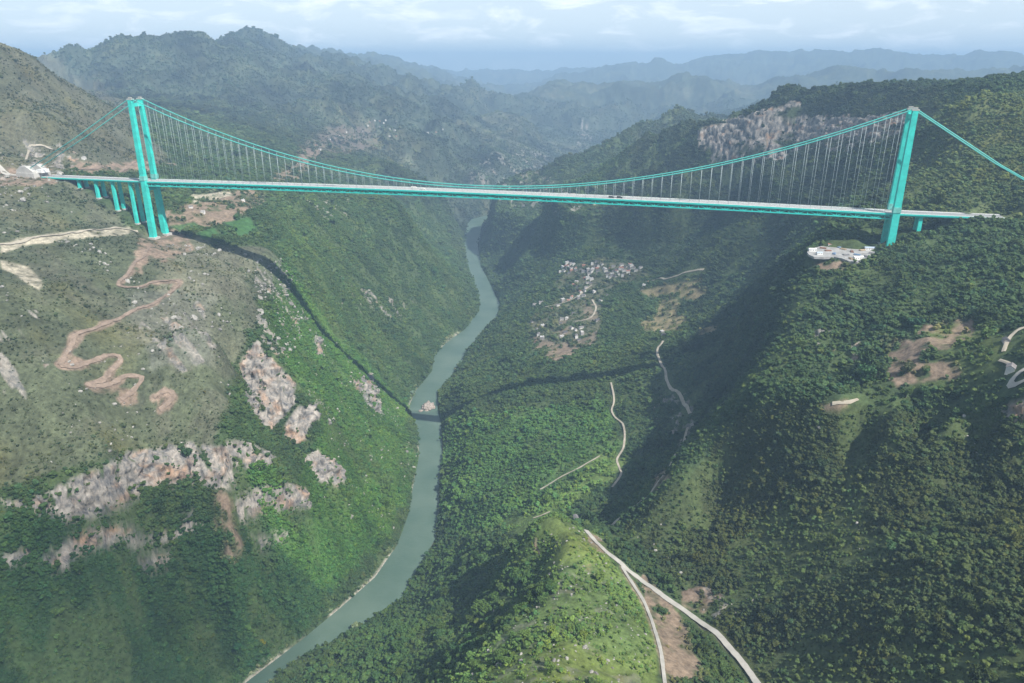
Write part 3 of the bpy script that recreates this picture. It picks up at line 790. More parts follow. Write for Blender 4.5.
ROAD_FIN = [(concrete, 0.0), (concrete, 0.0), (palegrav, 0.0), (palegrav, 0.0), (palegrav, 0.0), (dirt, 0.3), (dirt, 0.3), (dirt, 0.3), (palegrav, 0.2), (dirt, 0.2), (palegrav, 0.0), (palegrav, 0.0), (palegrav, 0.0), (palegrav, 0.0), (palegrav, 0.0), (palegrav, 0.0), (palegrav, 0.0), (palegrav, 0.0)]
for (n_r, w_r, p_r), (m_r, wb_r) in zip(ROADS, ROAD_FIN): ribbon(n_r, p_r, w_r, m_r, 0.45 if m_r is dirt else 0.7, wob=max(wb_r, 0.10))
_c = hit(1023, 377)
ribbon('hairpin_road', None, 5.0, concrete, 0.7, ends=[(_c[0] + dx, _c[1] + dy, 0) for dx, dy in ((46, 20), (20, 13), (3, 11), (-8, 4), (-8, -5), (2, -12), (20, -15), (46, -24))])
ribbon('approach_road', None, 16.0, concrete, 0.5, ends=[(*bp(-262), 625), (*bp(-300), 625), (*bp(-345), 625), (*bp(-420, 6), 626), (*bp(-500, 25), 628)])
# ------------------------------------------------------------------ the suspension bridge
teal = paint('turquoise_steel', (0.040, 0.62, 0.54), 0.42, 0.10, 0.05, spec=0.4)
tealc = paint('turquoise_concrete', (0.042, 0.60, 0.52), 0.6, 0.22, 0.09)
teald = paint('dark_turquoise_steel', (0.015, 0.27, 0.235), 0.5, 0.2, 0.06)  # darker turquoise for the beams below the deck
wire = paint('cable_sheath', (0.10, 0.50, 0.45), 0.5, 0.08, 0.05)
rod = paint('hanger_steel', (0.42, 0.50, 0.52), 0.45, 0.06, 0.05)
slab = paint('pale_deck', (0.38, 0.39, 0.39), 0.8, 0.10, 0.03)
asph = paint('deck_asphalt', (0.25, 0.26, 0.265), 0.85, 0.12, 0.05)
white = paint('white_paint', (0.78, 0.78, 0.76), 0.6, 0.05, 0.3)
conc2 = paint('raw_concrete', (0.46, 0.45, 0.42), 0.85, 0.18, 0.06)
def deckz(s): return DECK + 5.0 * (1 - ((s - SPAN / 2) / (SPAN / 2)) ** 2) if 0 <= s <= SPAN else DECK
def cablez(s): return 639.0 + (787.5 - 639.0) * ((s - SPAN / 2) / (SPAN / 2)) ** 2
CABLE = 13.6
bridge = empty('suspension_bridge', (*bp(SPAN / 2), DECK))
tag(bridge, 'turquoise suspension bridge with two tall towers spanning the whole gorge', 'bridge')
def in_bridge(o):
    o.matrix_parent_inverse = Matrix.Translation(bridge.location).inverted(); return o
def grand(o): return o
def P3(s, off, z): x, y = bp(s, off); return (x, y, z)
INV = Matrix.Translation(Vector(bridge.location)).inverted()
# towers
for s, zb in ((0, 504), (SPAN, 563)):
    z = DECK - 15.5; k = (z - zb) / (787 - zb); o_ = 18.5 + (13.6 - 18.5) * k
    m = MB(); m.bar(P3(s, -o_, z), P3(s, o_, z), 7.5, 8); t = in_bridge(m.build('tower', tealc, bridge))
    for sd in (-1, 1):
        m = MB(); x, y = bp(s, 18.5 * sd); m.box((x, y, zb + 1.5), (20, 17, 9), math.atan2(AX[1], AX[0])); m.build('pile_cap', conc2, t)
    for sd in (-1, 1):
        m = MB()
        zj = DECK - 3; k = (zj - zb) / (787 - zb); oj = 18.5 + (13.6 - 18.5) * k
        m.bar(P3(s, 18.5 * sd, zb + 5), P3(s, 13.6 * sd, 784), 11.5, 10.0, 8.0, 7.5, up=(NX[0], NX[1], 0))
        # recessed vertical groove on the faces: shadow gap strips standing proud
        for e in (-1, 1):
            m.bar(P3(s + e * 5.4, 18.5 * sd, zb + 8), P3(s + e * 3.75, 13.6 * sd, 780), 1.4, 3.4, 1.2, 2.6, up=(NX[0], NX[1], 0))
        for zk in np.arange(zb + 18, 780, 13.5):
            k = (zk - zb) / (786 - zb); x, y = bp(s, (18.5 + (13.6 - 18.5) * k) * sd)
            m.box((x, y, zk), (11.5 - 3.5 * k + .9, 10 - 2.5 * k + .12, 0.5), math.atan2(AX[1], AX[0]))
        leg = m.build('tower_leg', tealc, t)
        m = MB(); x, y = bp(s, 13.6 * sd); m.box((x, y, 785.6), (10.5, 8.0, 2.2), math.atan2(AX[1], AX[0])); m.box((x, y, 788.4), (6.5, 3.6, 1.8), math.atan2(AX[1], AX[0]))
        m.build('cable_saddle', conc2, t)
        m = MB(); x, y = bp(s, oj * sd); m.box((x, y, DECK + 7), (11.6, 10.4, 9), math.atan2(AX[1], AX[0])); m.build('pale_collar', paint('pale_turquoise_band', (0.17, 0.52, 0.46), 0.8, 0.3, 0.15), t)  # paler turquoise band round the leg at deck level
    for z, h, w_ in ((775, 7, 6.0),):
        k = (z - zb) / (787 - zb); o_ = 18.5 + (13.6 - 18.5) * k
        m = MB(); m.bar(P3(s, -o_, z), P3(s, o_, z), w_, h); m.build('crossbeam', tealc, t)
# deck: slab with carriageways, stiffening truss below
ds = np.linspace(-6, SPAN + 6, 61)
m = MB()
def strip(m, ss, o0, o1, dz0, dz1):
    vs = []; fs = []
    for s in ss:
        z = deckz(s)
        vs += [P3(s, o0, z + dz0), P3(s, o1, z + dz0), P3(s, o1, z + dz1), P3(s, o0, z + dz1)]
    for i in range(len(ss) - 1):
        a = 4 * i; b = a + 4
        fs += [(a, a + 1, b + 1, b), (a + 1, a + 2, b + 2, b + 1), (a + 2, a + 3, b + 3, b + 2), (a + 3, a, b, b + 3)]
    fs += [(3, 2, 1, 0), tuple(4 * (len(ss) - 1) + k for k in range(4))]
    m.add(vs, fs)
strip(m, ds, -15.5, 15.5, -0.9, 0.0)
deck = in_bridge(m.build('deck', slab, bridge))
m = MB()
for o0, o1 in ((-11.8, -1.2), (1.2, 11.8)): strip(m, ds, o0, o1, 0.02, 0.09)
m.build('carriageway', asph, deck)
m = MB()
for o0 in (-11.4, -6.4, -1.6, 1.45, 6.3, 11.25):
    strip(m, ds, o0, o0 + 0.3, 0.095, 0.12)
m.build('lane_lines', white, deck)
for o0 in (-14.9, -12.3, 12.1, 14.7, -0.1):
    m = MB(); strip(m, ds, o0, o0 + 0.22, 1.0, 1.35); strip(m, ds, o0, o0 + 0.2, 0.45, 0.7)
    for s in np.arange(0, SPAN, 8): m.box(P3(s, o0 + 0.1, deckz(s) + 0.6), (0.2, 0.2, 1.2))
    m.build('guardrail', white, deck)
PAN = SPAN / 96
for sd in (-1, 1):
    m = MB(); o = 13.6 * sd
    strip(m, ds, o - 0.8, o + 0.8, -3.0, -1.2); strip(m, ds, o - 0.8, o + 0.8, -9.9, -8.0)
    for i in range(97):
        s = i * PAN; z = deckz(s)
        m.bar(P3(s, o, z - 8.4), P3(s, o, z - 2.4), 1.2)
        if i < 96:
            s2 = s + PAN; zb_, zt_ = z - 8.6, deckz(s2) - 2.2
            if i % 2: m.bar(P3(s, o, deckz(s) - 2.2), P3(s2, o, deckz(s2) - 8.6), 1.2)
            else: m.bar(P3(s, o, zb_), P3(s2, o, zt_), 1.2)
    m.build('truss', teal, deck)
m = MB()
for i in range(97):
    s = i * PAN; z = deckz(s)
    m.bar(P3(s, -13, z - 1.9), P3(s, 13, z - 1.9), 0.8, 1.2); m.bar(P3(s, -13, z - 8.9), P3(s, 13, z - 8.9), 0.9, 1.1)
    m.bar(P3(s, -13, z - 8.6), P3(s, 0, z - 2.4), 0.6); m.bar(P3(s, 13, z - 8.6), P3(s, 0, z - 2.4), 0.6)
    if i < 96:
        m.bar(P3(s, -13, z - 8.9), P3(s + PAN, 13, deckz(s + PAN) - 8.9), 0.7); m.bar(P3(s, 13, z - 9.0), P3(s + PAN, -13, deckz(s + PAN) - 9.0), 0.7)
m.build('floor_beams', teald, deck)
m = MB(); strip(m, ds, 15.5, 15.9, -2.2, 0.5); strip(m, ds, -15.9, -15.5, -2.2, 0.5); m.build('edge_beam', teal, deck)
# main cables with their backstays
for sd in (-1, 1):
    pts = [P3(-290, 14.5 * sd, 639), P3(-150, 13.9 * sd, 708)]
    pts += [P3(s, 13.6 * sd, cablez(s)) for s in np.linspace(0, SPAN, 73)]
    pts += [P3(SPAN + 135, 13.9 * sd, 706), P3(SPAN + 284, 14.5 * sd, 628)]
    m = MB(); m.tube(pts, 0.95, 8)
    in_bridge(m.build('main_cable', wire, bridge, True))
hl = []
n_h = 87
for sd in (-1, 1):
    for i in range(1, n_h):
        s = SPAN * i / n_h
        if cablez(s) - deckz(s) < 2.5: continue
        a = P3(s, 13.6 * sd, cablez(s) - 0.6); b = P3(s, 13.9 * sd, deckz(s) - 1.0)
        hl.append(((Vector(a) - Vector((0, 0, CH))).length / (cablez(s) - deckz(s)), a, b))
hl.sort(key=lambda t: t[0])
for _, a, b in hl[:100]:
    m = MB(); m.tube([a, b], 0.24, 5); in_bridge(m.build('hanger', rod, bridge, True))
m = MB()
for _, a, b in hl[100:]: m.tube([a, b], 0.24, 5)
o = in_bridge(m.build('hanger', rod, bridge, True)); o['kind'] = 'stuff'; o['label'] = 'short far hanger ropes along the bridge'
bpy.context.view_layer.update()
# ------------------------------------------------------------------ approach viaducts
def viaduct(name, s0, s1, piers, label):
    t = empty(name, (*bp((s0 + s1) / 2), DECK)); tag(t, label, 'viaduct')
    inv = Matrix.Translation(t.location).inverted()
    def own(o): o.matrix_parent_inverse = inv; return o
    ss = np.linspace(s0, s1, 8)
    m = MB(); strip(m, ss, -15.0, 15.0, -0.8, 0.0); d = own(m.build('deck', slab, t))
    m = MB()
    for o0, o1 in ((-11.8, -1.2), (1.2, 11.8)): strip(m, ss, o0, o1, 0.02, 0.09)
    m.build('carriageway', asph, d)
    for o0 in (-14.6, 14.4):
        m = MB(); strip(m, ss, o0, o0 + 0.25, 0.1, 1.2); m.build('guardrail', white, d)
    m = MB()
    for o0 in (-13, -8, -2.4, 2.4, 8, 13): strip(m, ss, o0 - 0.8, o0 + 0.8, -3.6, -0.85)
    own(m.build('girders', teal, t))
    m = MB(); strip(m, ss, 15.0, 15.4, -1.9, 0.3); strip(m, ss, -15.4, -15.0, -1.9, 0.3); own(m.build('edge_beam', teal, t))
    for s in piers:
        m = MB(); m.bar(P3(s, -13, DECK - 4.9), P3(s, 13, DECK - 4.9), 4.4, 2.6)
        p = own(m.build('pier', tealc, t))
        for sd in (-1, 1):
            zg = z1(*bp(s, 9 * sd)); m = MB(); m.bar(P3(s, 9.3 * sd, zg - 2), P3(s, 9 * sd, DECK - 6), 5.8, 6.2, 5.0, 5.4, up=(AX[0], AX[1], 0))
            m.build('column', tealc, p)
            m = MB(); x, y = bp(s, 9.2 * sd); m.box((x, y, zg + 0.3), (9, 9, 3), math.atan2(AX[1], AX[0])); m.build('footing', conc2, p)
viaduct('approach_viaduct', -258, -6.5, (-42, -85, -127, -169), 'turquoise approach viaduct on four tall twin column piers at the left tower')
viaduct('approach_viaduct', SPAN + 6.5, SPAN + 160, (SPAN + 40,), 'short approach viaduct with one twin column pier behind the right tower')
# ------------------------------------------------------------------ anchorages
def anchorage(s, label, dirn, zoff):
    x, y = bp(s); zg = z1(x, y)
    t = empty('cable_anchorage', (x, y, zg), math.atan2(AX[1], AX[0])); tag(t, label, 'anchorage')
    m = MB(); m.box((0, 0, 3 + zoff), (46, 44, 16)); b = m.build('concrete_base', conc2, t)
    for sd in (-1, 1):
        m = MB(); ya, yb = 14.5 * sd - 6, 14.5 * sd + 6
        prof = [(-22, 11), (20 * 1.0, 11), (20, 14), (4, 25), (-10, 25), (-22, 16)]
        prof = [(px * -dirn, pz_ + zoff) for px, pz_ in prof]
        n = len(prof); vs = [(px, ya, q) for px, q in prof] + [(px, yb, q) for px, q in prof]
        fs = [tuple(range(n)), tuple(range(2 * n - 1, n - 1, -1))] + [(i, (i + 1) % n, n + (i + 1) % n, n + i) for i in range(n)]
        m.add(vs, fs); o = m.build('splay_chamber', conc2, t)
        bm = bmesh.new(); bm.from_mesh(o.data); bmesh.ops.recalc_face_normals(bm, faces=bm.faces); bm.to_mesh(o.data); bm.free()
    m = MB(); m.box((-26 * -dirn * -1, 0, 14 + zoff), (14, 20, 7)); m.build('service_house', white, t)
    return t
anchorage(-292, 'pale concrete cable anchorage block beside the road above the left viaduct', -1, -2)
anchorage(SPAN + 286, 'concrete cable anchorage on the hillside past the right viaduct', 1, -3)
# haul road loop above the first anchorage
ribbon('haul_road', [(26,160),(29,150),(35,146),(46,147),(54,150)], 5.0, palegrav)
# ------------------------------------------------------------------ work yard by the second tower
yo = [pz(x, y, 563.5)[:2] for x, y in ((807,252),(811,249),(818,247),(825,245.5),(833,245),(850,246),(866,247.5),(875,250),(879,253),(874,257.5),(866,261),(857,262.5),(849,261.5),(842,258.5),(834,257),(824,257.5),(814,257),(809,255))]
m = MB(); m.prism(yo, 560.5, 563.9); yard = m.build('concrete_yard', paint('yard_concrete', (0.31, 0.31, 0.305), 0.9, 0.4, 0.06)); tag(yard, kind='structure')
bpy.context.view_layer.update()
def onyard(px, py): return pz(px, py, 563.9)
cabin_roof = [paint('blue_sheet', (0.42, 0.50, 0.60), 0.5, 0.1), paint('white_sheet', (0.72, 0.73, 0.74), 0.5, 0.08), paint('rust_sheet', (0.30, 0.15, 0.10), 0.7, 0.3), paint('dark_glass', (0.03, 0.04, 0.05), 0.2)]
for i, (px, py, l, wd, h, mt, lab) in enumerate([
   (836, 246.5, 26, 7, 4, 2, 'long rust brown site shed along the back of the concrete yard'),
   (870, 250, 18, 8, 4.5, 0, 'pale blue site cabin nearest the right tower on the yard'),
   (812, 251, 12, 7, 4, 1, 'white site cabin on the left tip of the concrete yard'),
   (819, 254.5, 9, 6, 3.4, 0, 'small pale blue site cabin near the left tip of the yard'),
   (858, 259, 16, 6, 3.6, 1, 'white site cabin on the front right edge of the yard')]):
    x, y, z = onyard(px, py)
    t = empty('site_cabin', (x, y, z), math.atan2(AX[1], AX[0]) + 0.12 * i); tag(t, lab, 'cabin', 'site cabins on the work yard')
    m = MB(); m.box((0, 0, h / 2), (l, wd, h)); m.build('wall', white, t)
    m = MB(); m.add([(-l / 2 - .4, -wd / 2 - .4, h), (l / 2 + .4, -wd / 2 - .4, h), (l / 2 + .4, 0, h + 1.2), (-l / 2 - .4, 0, h + 1.2), (l / 2 + .4, wd / 2 + .4, h), (-l / 2 - .4, wd / 2 + .4, h)], [(0, 1, 2, 3), (3, 2, 4, 5), (0, 3, 5), (1, 4, 2), (0, 5, 4, 1)]); m.build('roof', cabin_roof[mt], t)
    for k in range(int(l / 4)):
        m = MB(); m.box((-l / 2 + 2.5 + 4 * k, -wd / 2 - 0.03, h * .55), (1.4, 0.12, 1.1)); m.build('window', cabin_roof[3], t)
stack_m = [paint('rusty_pipe', (0.24, 0.13, 0.09), 0.8, 0.3), paint('blue_pipe', (0.16, 0.24, 0.36), 0.6, 0.2), paint('timber', (0.38, 0.29, 0.19), 0.9, 0.2), paint('grey_pipe', (0.2, 0.2, 0.21), 0.7, 0.2)]
for i in range(12):
    px, py = ((828,251),(834,254),(843,249.5),(846,255),(852,252),(857,255),(862,250.5),(866,257),(823,248.5),(840,247.5),(851,259),(872,253.5))[i]
    x, y, z = onyard(px, py); t = empty('pipe_stack', (x, y, z), i * 1.1); tag(t, 'low stack of building material lying on the concrete yard', 'stack', 'stacks of material on the yard')
    for r_ in range(2):
        for k in range(5 - r_):
            m = MB(); m.tube([(-5, (k + r_ * .5) * 1.05 - 2.2, .52 + r_ * .9), (5, (k + r_ * .5) * 1.05 - 2.2, .52 + r_ * .9)], .5, 8); m.build('pipe', stack_m[i % 4], t)
# machines on the deck
cabm = [paint('lorry_white', (0.75, 0.74, 0.70), 0.5, 0.05), paint('lorry_dark', (0.06, 0.065, 0.07), 0.5, 0.1)]
tyre = paint('tyre', (0.02, 0.02, 0.02), 0.8, 0.1)
def lorry(s, off, mat, lab, ln):
    x, y = bp(s, off); t = empty('lorry', (x, y, deckz(s) + 0.1), math.atan2(AX[1], AX[0])); tag(t, lab, 'lorry', 'lorries on the bridge deck')
    m = MB(); m.box((-1.2, 0, 2.4), (ln - 3, 2.5, 2.9)); m.box((0, 0, 0.85), (ln - 0.4, 2.0, 0.3)); m.build('load_box', mat, t)
    m = MB(); m.add([(ln / 2 - 2.6, -1.2, .6), (ln / 2, -1.2, .6), (ln / 2, -1.2, 1.7), (ln / 2 - .5, -1.2, 3), (ln / 2 - 2.6, -1.2, 3), (ln / 2 - 2.6, 1.2, .6), (ln / 2, 1.2, .6), (ln / 2, 1.2, 1.7), (ln / 2 - .5, 1.2, 3), (ln / 2 - 2.6, 1.2, 3)],
        [(0, 1, 2, 3, 4), (9, 8, 7, 6, 5), (0, 5, 6, 1), (1, 6, 7, 2), (2, 7, 8, 3), (3, 8, 9, 4), (4, 9, 5, 0)]); m.build('cab', mat, t)
    for dx in (-ln / 2 + 1.5, -ln / 2 + 2.8, ln / 2 - 1.4):
        for dy in (-1.1, 1.1):
            m = MB(); m.tube([(dx, dy - .17, .52), (dx, dy + .17, .52)], 0.52, 12); m.build('wheel', tyre, t)
def s_at(px):   # bridge station seen at this photo column
    q = (px - 512) / FPX / 1.008; return float((q * TL[1] - TL[0]) / (AX[0] - q * AX[1]))
lorry(s_at(413), 6, cabm[0], 'tall pale lorry left of mid span on the bridge deck', 12)
lorry(s_at(424), -5, cabm[0], 'second pale lorry just right of the tall pale one', 9)
lorry(s_at(612), -6, cabm[1], 'dark lorry right of mid span, front of the dark pair', 10)
lorry(s_at(620), -4, cabm[1], 'dark lorry right of mid span, rear of the dark pair', 10)
# ------------------------------------------------------------------ houses
wallm = {'white': paint('white_wall', (0.70, 0.68, 0.64), 0.85, 0.1), 'grey': paint('grey_wall', (0.36, 0.34, 0.33), 0.9, 0.15), 'brick': paint('brick_wall', (0.36, 0.22, 0.16), 0.9, 0.15)}
roofm = {'grey': paint('grey_tiles', (0.20, 0.19, 0.19), 0.85, 0.2), 'red': paint('red_tiles', (0.33, 0.17, 0.13), 0.85, 0.2), 'pale': paint('pale_roof', (0.52, 0.51, 0.50), 0.8, 0.15), 'dark': paint('dark_tiles', (0.09, 0.09, 0.095), 0.85, 0.2)}
glass = paint('window_glass', (0.04, 0.05, 0.06), 0.2)
wood = paint('door_wood', (0.18, 0.10, 0.06), 0.7)
def house_mesh(l, w, h, flat, wm_, rm_):
    out = []
    m = MB(); m.box((0, 0, h / 2 - 1.5), (l, w, h + 3))
    if not flat: m.add([(-l / 2, -w / 2, h), (-l / 2, w / 2, h), (-l / 2, 0, h + w * .28), (l / 2, -w / 2, h), (l / 2, w / 2, h), (l / 2, 0, h + w * .28)], [(0, 2, 1), (3, 4, 5)])
    out.append(('wall', m, wallm[wm_]))
    m = MB(); e = 0.6
    if flat:
        m.box((0, 0, h + 0.15), (l + e, w + e, 0.3))
        for dx, dy, a, b in ((0, -w / 2, l, .25), (0, w / 2, l, .25), (-l / 2, 0, .25, w - .3), (l / 2, 0, .25, w - .3)): m.box((dx, dy, h + 0.75), (a, b, 0.9))
        m.box((l * .28, w * .2, h + 1.5), (l * .25, w * .4, 2.4))
    else:
        rz = h + w * .28 + .3; hz = h - e * .56 * .5
        for k in (1, -1):
            m.add([(-l / 2 - e, k * (w / 2 + e), hz), (l / 2 + e, k * (w / 2 + e), hz), (l / 2 + e, 0, rz), (-l / 2 - e, 0, rz), (-l / 2 - e, k * (w / 2 + e), hz - .25), (l / 2 + e, k * (w / 2 + e), hz - .25), (l / 2 + e, 0, rz - .28), (-l / 2 - e, 0, rz - .28)],
                  [(0, 1, 2, 3), (7, 6, 5, 4), (0, 4, 5, 1), (1, 5, 6, 2), (3, 7, 4, 0)])
    out.append(('roof', m, roofm[rm_]))
    for st in range(int(h // 2.9)):
        for k in range(3):
            if st == 0 and k == 1: continue
            m = MB(); m.box((-l / 3 + l / 3 * k, -w / 2 - .04, 1.7 + 2.9 * st), (1.2, .16, 1.3)); out.append(('window', m, glass))
    m = MB(); m.box((0, -w / 2 - .04, 1.1), (1.2, .14, 2.2)); out.append(('door', m, wood))
    return [(n, (lambda b: b)(m.mesh(n)), mt) for n, m, mt in out]
HK = [(l, w, h, fl, wl_, rf) for l, w, h, fl, wl_, rf in ((12, 8, 5.8, False, 'white', 'grey'), (11, 8, 3.2, False, 'grey', 'dark'), (12, 9, 6.2, True, 'white', 'pale'), (10, 7.5, 3.2, False, 'brick', 'red'), (13, 8, 6.0, False, 'white', 'red'), (10, 9, 8.8, True, 'grey', 'pale'))]
HKW = ('grey roofed white house', 'low dark roofed grey house', 'flat roofed white house', 'low red roofed brick house', 'red roofed white house', 'tall flat roofed grey house')
protos = []
for k in HK:
    ms = house_mesh(*k)
    for n, me, mt in ms:
        me.materials.append(mt)
        bm = bmesh.new(); bm.from_mesh(me); bmesh.ops.recalc_face_normals(bm, faces=bm.faces); bm.to_mesh(me); bm.free()
    protos.append(ms)
HOUSES = []
def place_house(x, y, kind, rz, label, group, sc=1.0):
    sc *= 0.95
    z = z1(x, y) - 0.2
    t = empty('village_house', (x, y, z), rz); t.scale = (sc, sc, sc); tag(t, label, 'house', group)
    for n, me, mt in protos[kind]:
        o = bpy.data.objects.new(n, me); col.objects.link(o); o.parent = t
    HOUSES.append((x, y, 9 * sc))
V = [(250,205),(285,165),(305,160),(332,155),(345,180),(318,190),(375,182),(395,200),(412,190),(430,215),(420,240),(398,238),(440,270),(350,265),(333,278),(360,300),(410,300),(375,325),(395,350),(448,152),(470,145),
     (510,155),(560,180),(580,168),(600,185),(620,178),(640,185),(655,200),(670,205),(690,215),(572,215),(560,237),(590,228),(612,215),(530,195),(545,208),(700,180),(720,192),(630,160),(655,168),(485,165),(462,172),(270,195),(300,205),(268,175),(390,170),(450,190),(470,210),(640,215),(740,185)]
_r = random.Random(12)
V += [(a + _r.uniform(-26, 26), b + _r.uniform(-9, 12)) for a, b in V[::2]]
W = [(90,405),(130,395),(320,360),(300,375),(265,382),(330,455),(260,495),(290,490),(140,535),(105,560),(115,592),(137,620),(100,632),(75,510),(250,520),(280,575),(260,605),(320,550),(345,562),(380,550),(385,587),(350,602),(365,622),(480,500),(460,325),(540,345),(500,380),(205,430),(235,410)]
X = [(770,290),(880,580),(890,592),(800,265)]
def cluster(zpts, sx, ox, oy, name, group, rows, seed):
    rd = random.Random(seed); put = []
    for a, b in zpts:
        x, y, z = hit(ox + a / sx, oy + b / sx)
        if RIVD[np.searchsorted(RS, math.hypot(x, y)), 0] < 0: continue
        for _ in range(20):
            if all(math.hypot(x - p[0], y - p[1]) > 13.5 for p in put + HOUSES): break
            x += rd.uniform(-9, 9); y += rd.uniform(-12, 12)
        put.append((x, y, b))
    order = sorted(range(len(put)), key=lambda i: -put[i][1]); n = len(order); per = math.ceil(n / rows)
    rn = {1: ['row'], 2: ['back row', 'front row'], 3: ['back row', 'middle row', 'front row'], 4: ['back row', 'second row', 'third row', 'front row'], 5: ['back row', 'second row', 'middle row', 'fourth row', 'front row']}[rows]
    nth = ['leftmost', 'second', 'third', 'fourth', 'fifth', 'sixth', 'seventh', 'eighth', 'ninth', 'tenth', 'eleventh', 'twelfth', 'thirteenth', 'fourteenth', 'fifteenth', 'sixteenth', 'seventeenth', 'eighteenth', 'nineteenth', 'twentieth', 'twenty first', 'twenty second']
    for r in range(rows):
        g = sorted(order[r * per:(r + 1) * per], key=lambda i: put[i][0] / put[i][1])
        for k, i in enumerate(g):
            kd = rd.choices(range(6), (6, 5, 4, 2, 2, 2))[0]
            pos = 'leftmost' if k == 0 else ('rightmost' if k == len(g) - 1 else nth[k] + ' from left')
            lab = '%s, %s in the %s %s' % (HKW[kd], pos, name, rn[r])
            place_house(put[i][0], put[i][1], kd, rd.choice((0.25, 0.25, 1.4, -0.3, 2.0)) + rd.uniform(-.2, .2), lab, group, rd.uniform(0.85, 1.15))
cluster(V, 6.206, 520, 240, 'upper village', 'houses of the upper village', 5, 3)
cluster(W, 6.206, 520, 240, 'lower village', 'houses of the lower village', 3, 4)
cluster(X, 6.206, 520, 240, 'field edge', 'houses at the edge of the fields', 1, 5)
FV = [(110,170),(125,162),(150,150),(165,145),(180,140),(190,145),(200,130),(215,140),(240,150),(270,95),(285,92),(300,95),(312,100),(318,92),(330,118),(345,122),(350,140),(330,140),(300,110),(265,110),(120,180),(140,172),(95,160),(250,125),(230,120),(350,95),(445,130),(470,128),(490,120)]
cluster(FV, 3.012, 280, 90, 'far settlement', 'houses of the far settlement', 3, 6)
for i, (px, py, kd, lab) in enumerate([(203,213,2,'white flat roofed shed on the red earth behind the left tower'), (191,208,0,'small white hut left on the red earth behind the tower'), (243,201,2,'white hut at the road bend behind the left tower'), (1010,371,0,'white house inside the hairpin bend at the right edge'), (1006,341,1,'small grey roofed house beside the hillside path at right'), (84,159,2,'pale building above the earth road behind the left viaduct'), (576,519,0,'lone tiny white hut beyond the foreground ridge')]):
    x, y, z = hit(px, py); place_house(x, y, kd, 0.3 * i, lab, None, 0.8 if i != 3 else 1.0)
# ------------------------------------------------------------------ unseen clouds added above the gorge to shade its slopes
cm, nt, b_ = new_mat('shade_cloud'); b_.inputs['Base Color'].default_value = (.9, .9, .9, 1); b_.inputs['Roughness'].default_value = 1.0
tr_ = nt.nodes.new('ShaderNodeBsdfTransparent'); mx_ = nt.nodes.new('ShaderNodeMixShader'); mx_.inputs[0].default_value = 0.062
nt.links.new(tr_.outputs[0], mx_.inputs[1]); nt.links.new(b_.outputs[0], mx_.inputs[2]); nt.links.new(mx_.outputs[0], nt.nodes['Material Output'].inputs[0])
def shade_cloud(gx, gy, gz, rx, ry, rot_, seed):
    h = 2200 - gz; bm = bmesh.new()
    for k, q in enumerate((0.72, 0.88, 1.0, 1.12)):          # thin veils inside one another: the edge thins out
        g = bmesh.ops.create_icosphere(bm, subdivisions=5, radius=1)['verts']
        P_ = np.array([v.co for v in g]); n_ = 1 + 0.34 * fbm(P_[:, 0] + seed * 3, P_[:, 1] + P_[:, 2] * .7, 0.9, 4, seed) + 0.10 * ridged(P_[:, 0] + k, P_[:, 1] + P_[:, 2], 0.35, 3, seed + 4)
        for v, d in zip(g, n_): v.co = Vector((v.co.x * rx * q * d, v.co.y * ry * q * d, max(-.3, v.co.z) * min(rx, ry) * .45 * q * d))
    me = bpy.data.meshes.new('shade_cloud'); bm.to_mesh(me); bm.free(); me.materials.append(cm); me.polygons.foreach_set('use_smooth', [True] * len(me.polygons))
    o = bpy.data.objects.new('shade_cloud', me); o.location = (gx - SUN_TRAVEL.x / -SUN_TRAVEL.z * h * 1.0, gy - SUN_TRAVEL.y / -SUN_TRAVEL.z * h, 2200); o.rotation_euler.z = rot_; col.objects.link(o)
    tag(o, 'unseen white cumulus added high above the gorge for shade', kind='stuff')
shade_cloud(-530, 725, 150, 250, 220, 0.2, 3)
shade_cloud(870, 2250, 600, 330, 520, -0.3, 5)
# ------------------------------------------------------------------ rock islet in the river
def rock_mesh(name, rx, ry, rz, seed, sub=4):
    bm = bmesh.new(); bmesh.ops.create_icosphere(bm, subdivisions=sub, radius=1)
    for v in bm.verts:
        p = v.co.normalized(); q = np.array([p.x * 2.1 + seed, ]), np.array([p.y * 2.1 + p.z * 1.3])
        d = 1 + 0.38 * float(fbm(q[0], q[1], 0.8, 4, seed)[0]) + 0.10 * float(ridged(q[0] * 3, q[1] * 3, 0.8, 3, seed + 3)[0])
        v.co = Vector((p.x * rx * d, p.y * ry * d, p.z * rz * d))
    me = bpy.data.meshes.new(name); bm.to_mesh(me); bm.free(); return me
rockm = paint('limestone', (0.34, 0.29, 0.25), 0.95, 0.5, 0.35)
for px, py, s, lab in ((428, 407, (17, 22, 9), 'pinkish grey rock outcrop standing in the river against the right bank'), (421, 411, (6, 5, 2.5), 'small flat rock in the river left of the big outcrop')):
    x, y, z = pz(px, py, 0); o = bpy.data.objects.new('rock_outcrop', rock_mesh('rock_outcrop', *s, int(px))); o.data.materials.append(rockm); o.location = (x, y, 0.5); col.objects.link(o); tag(o, lab, 'rock')
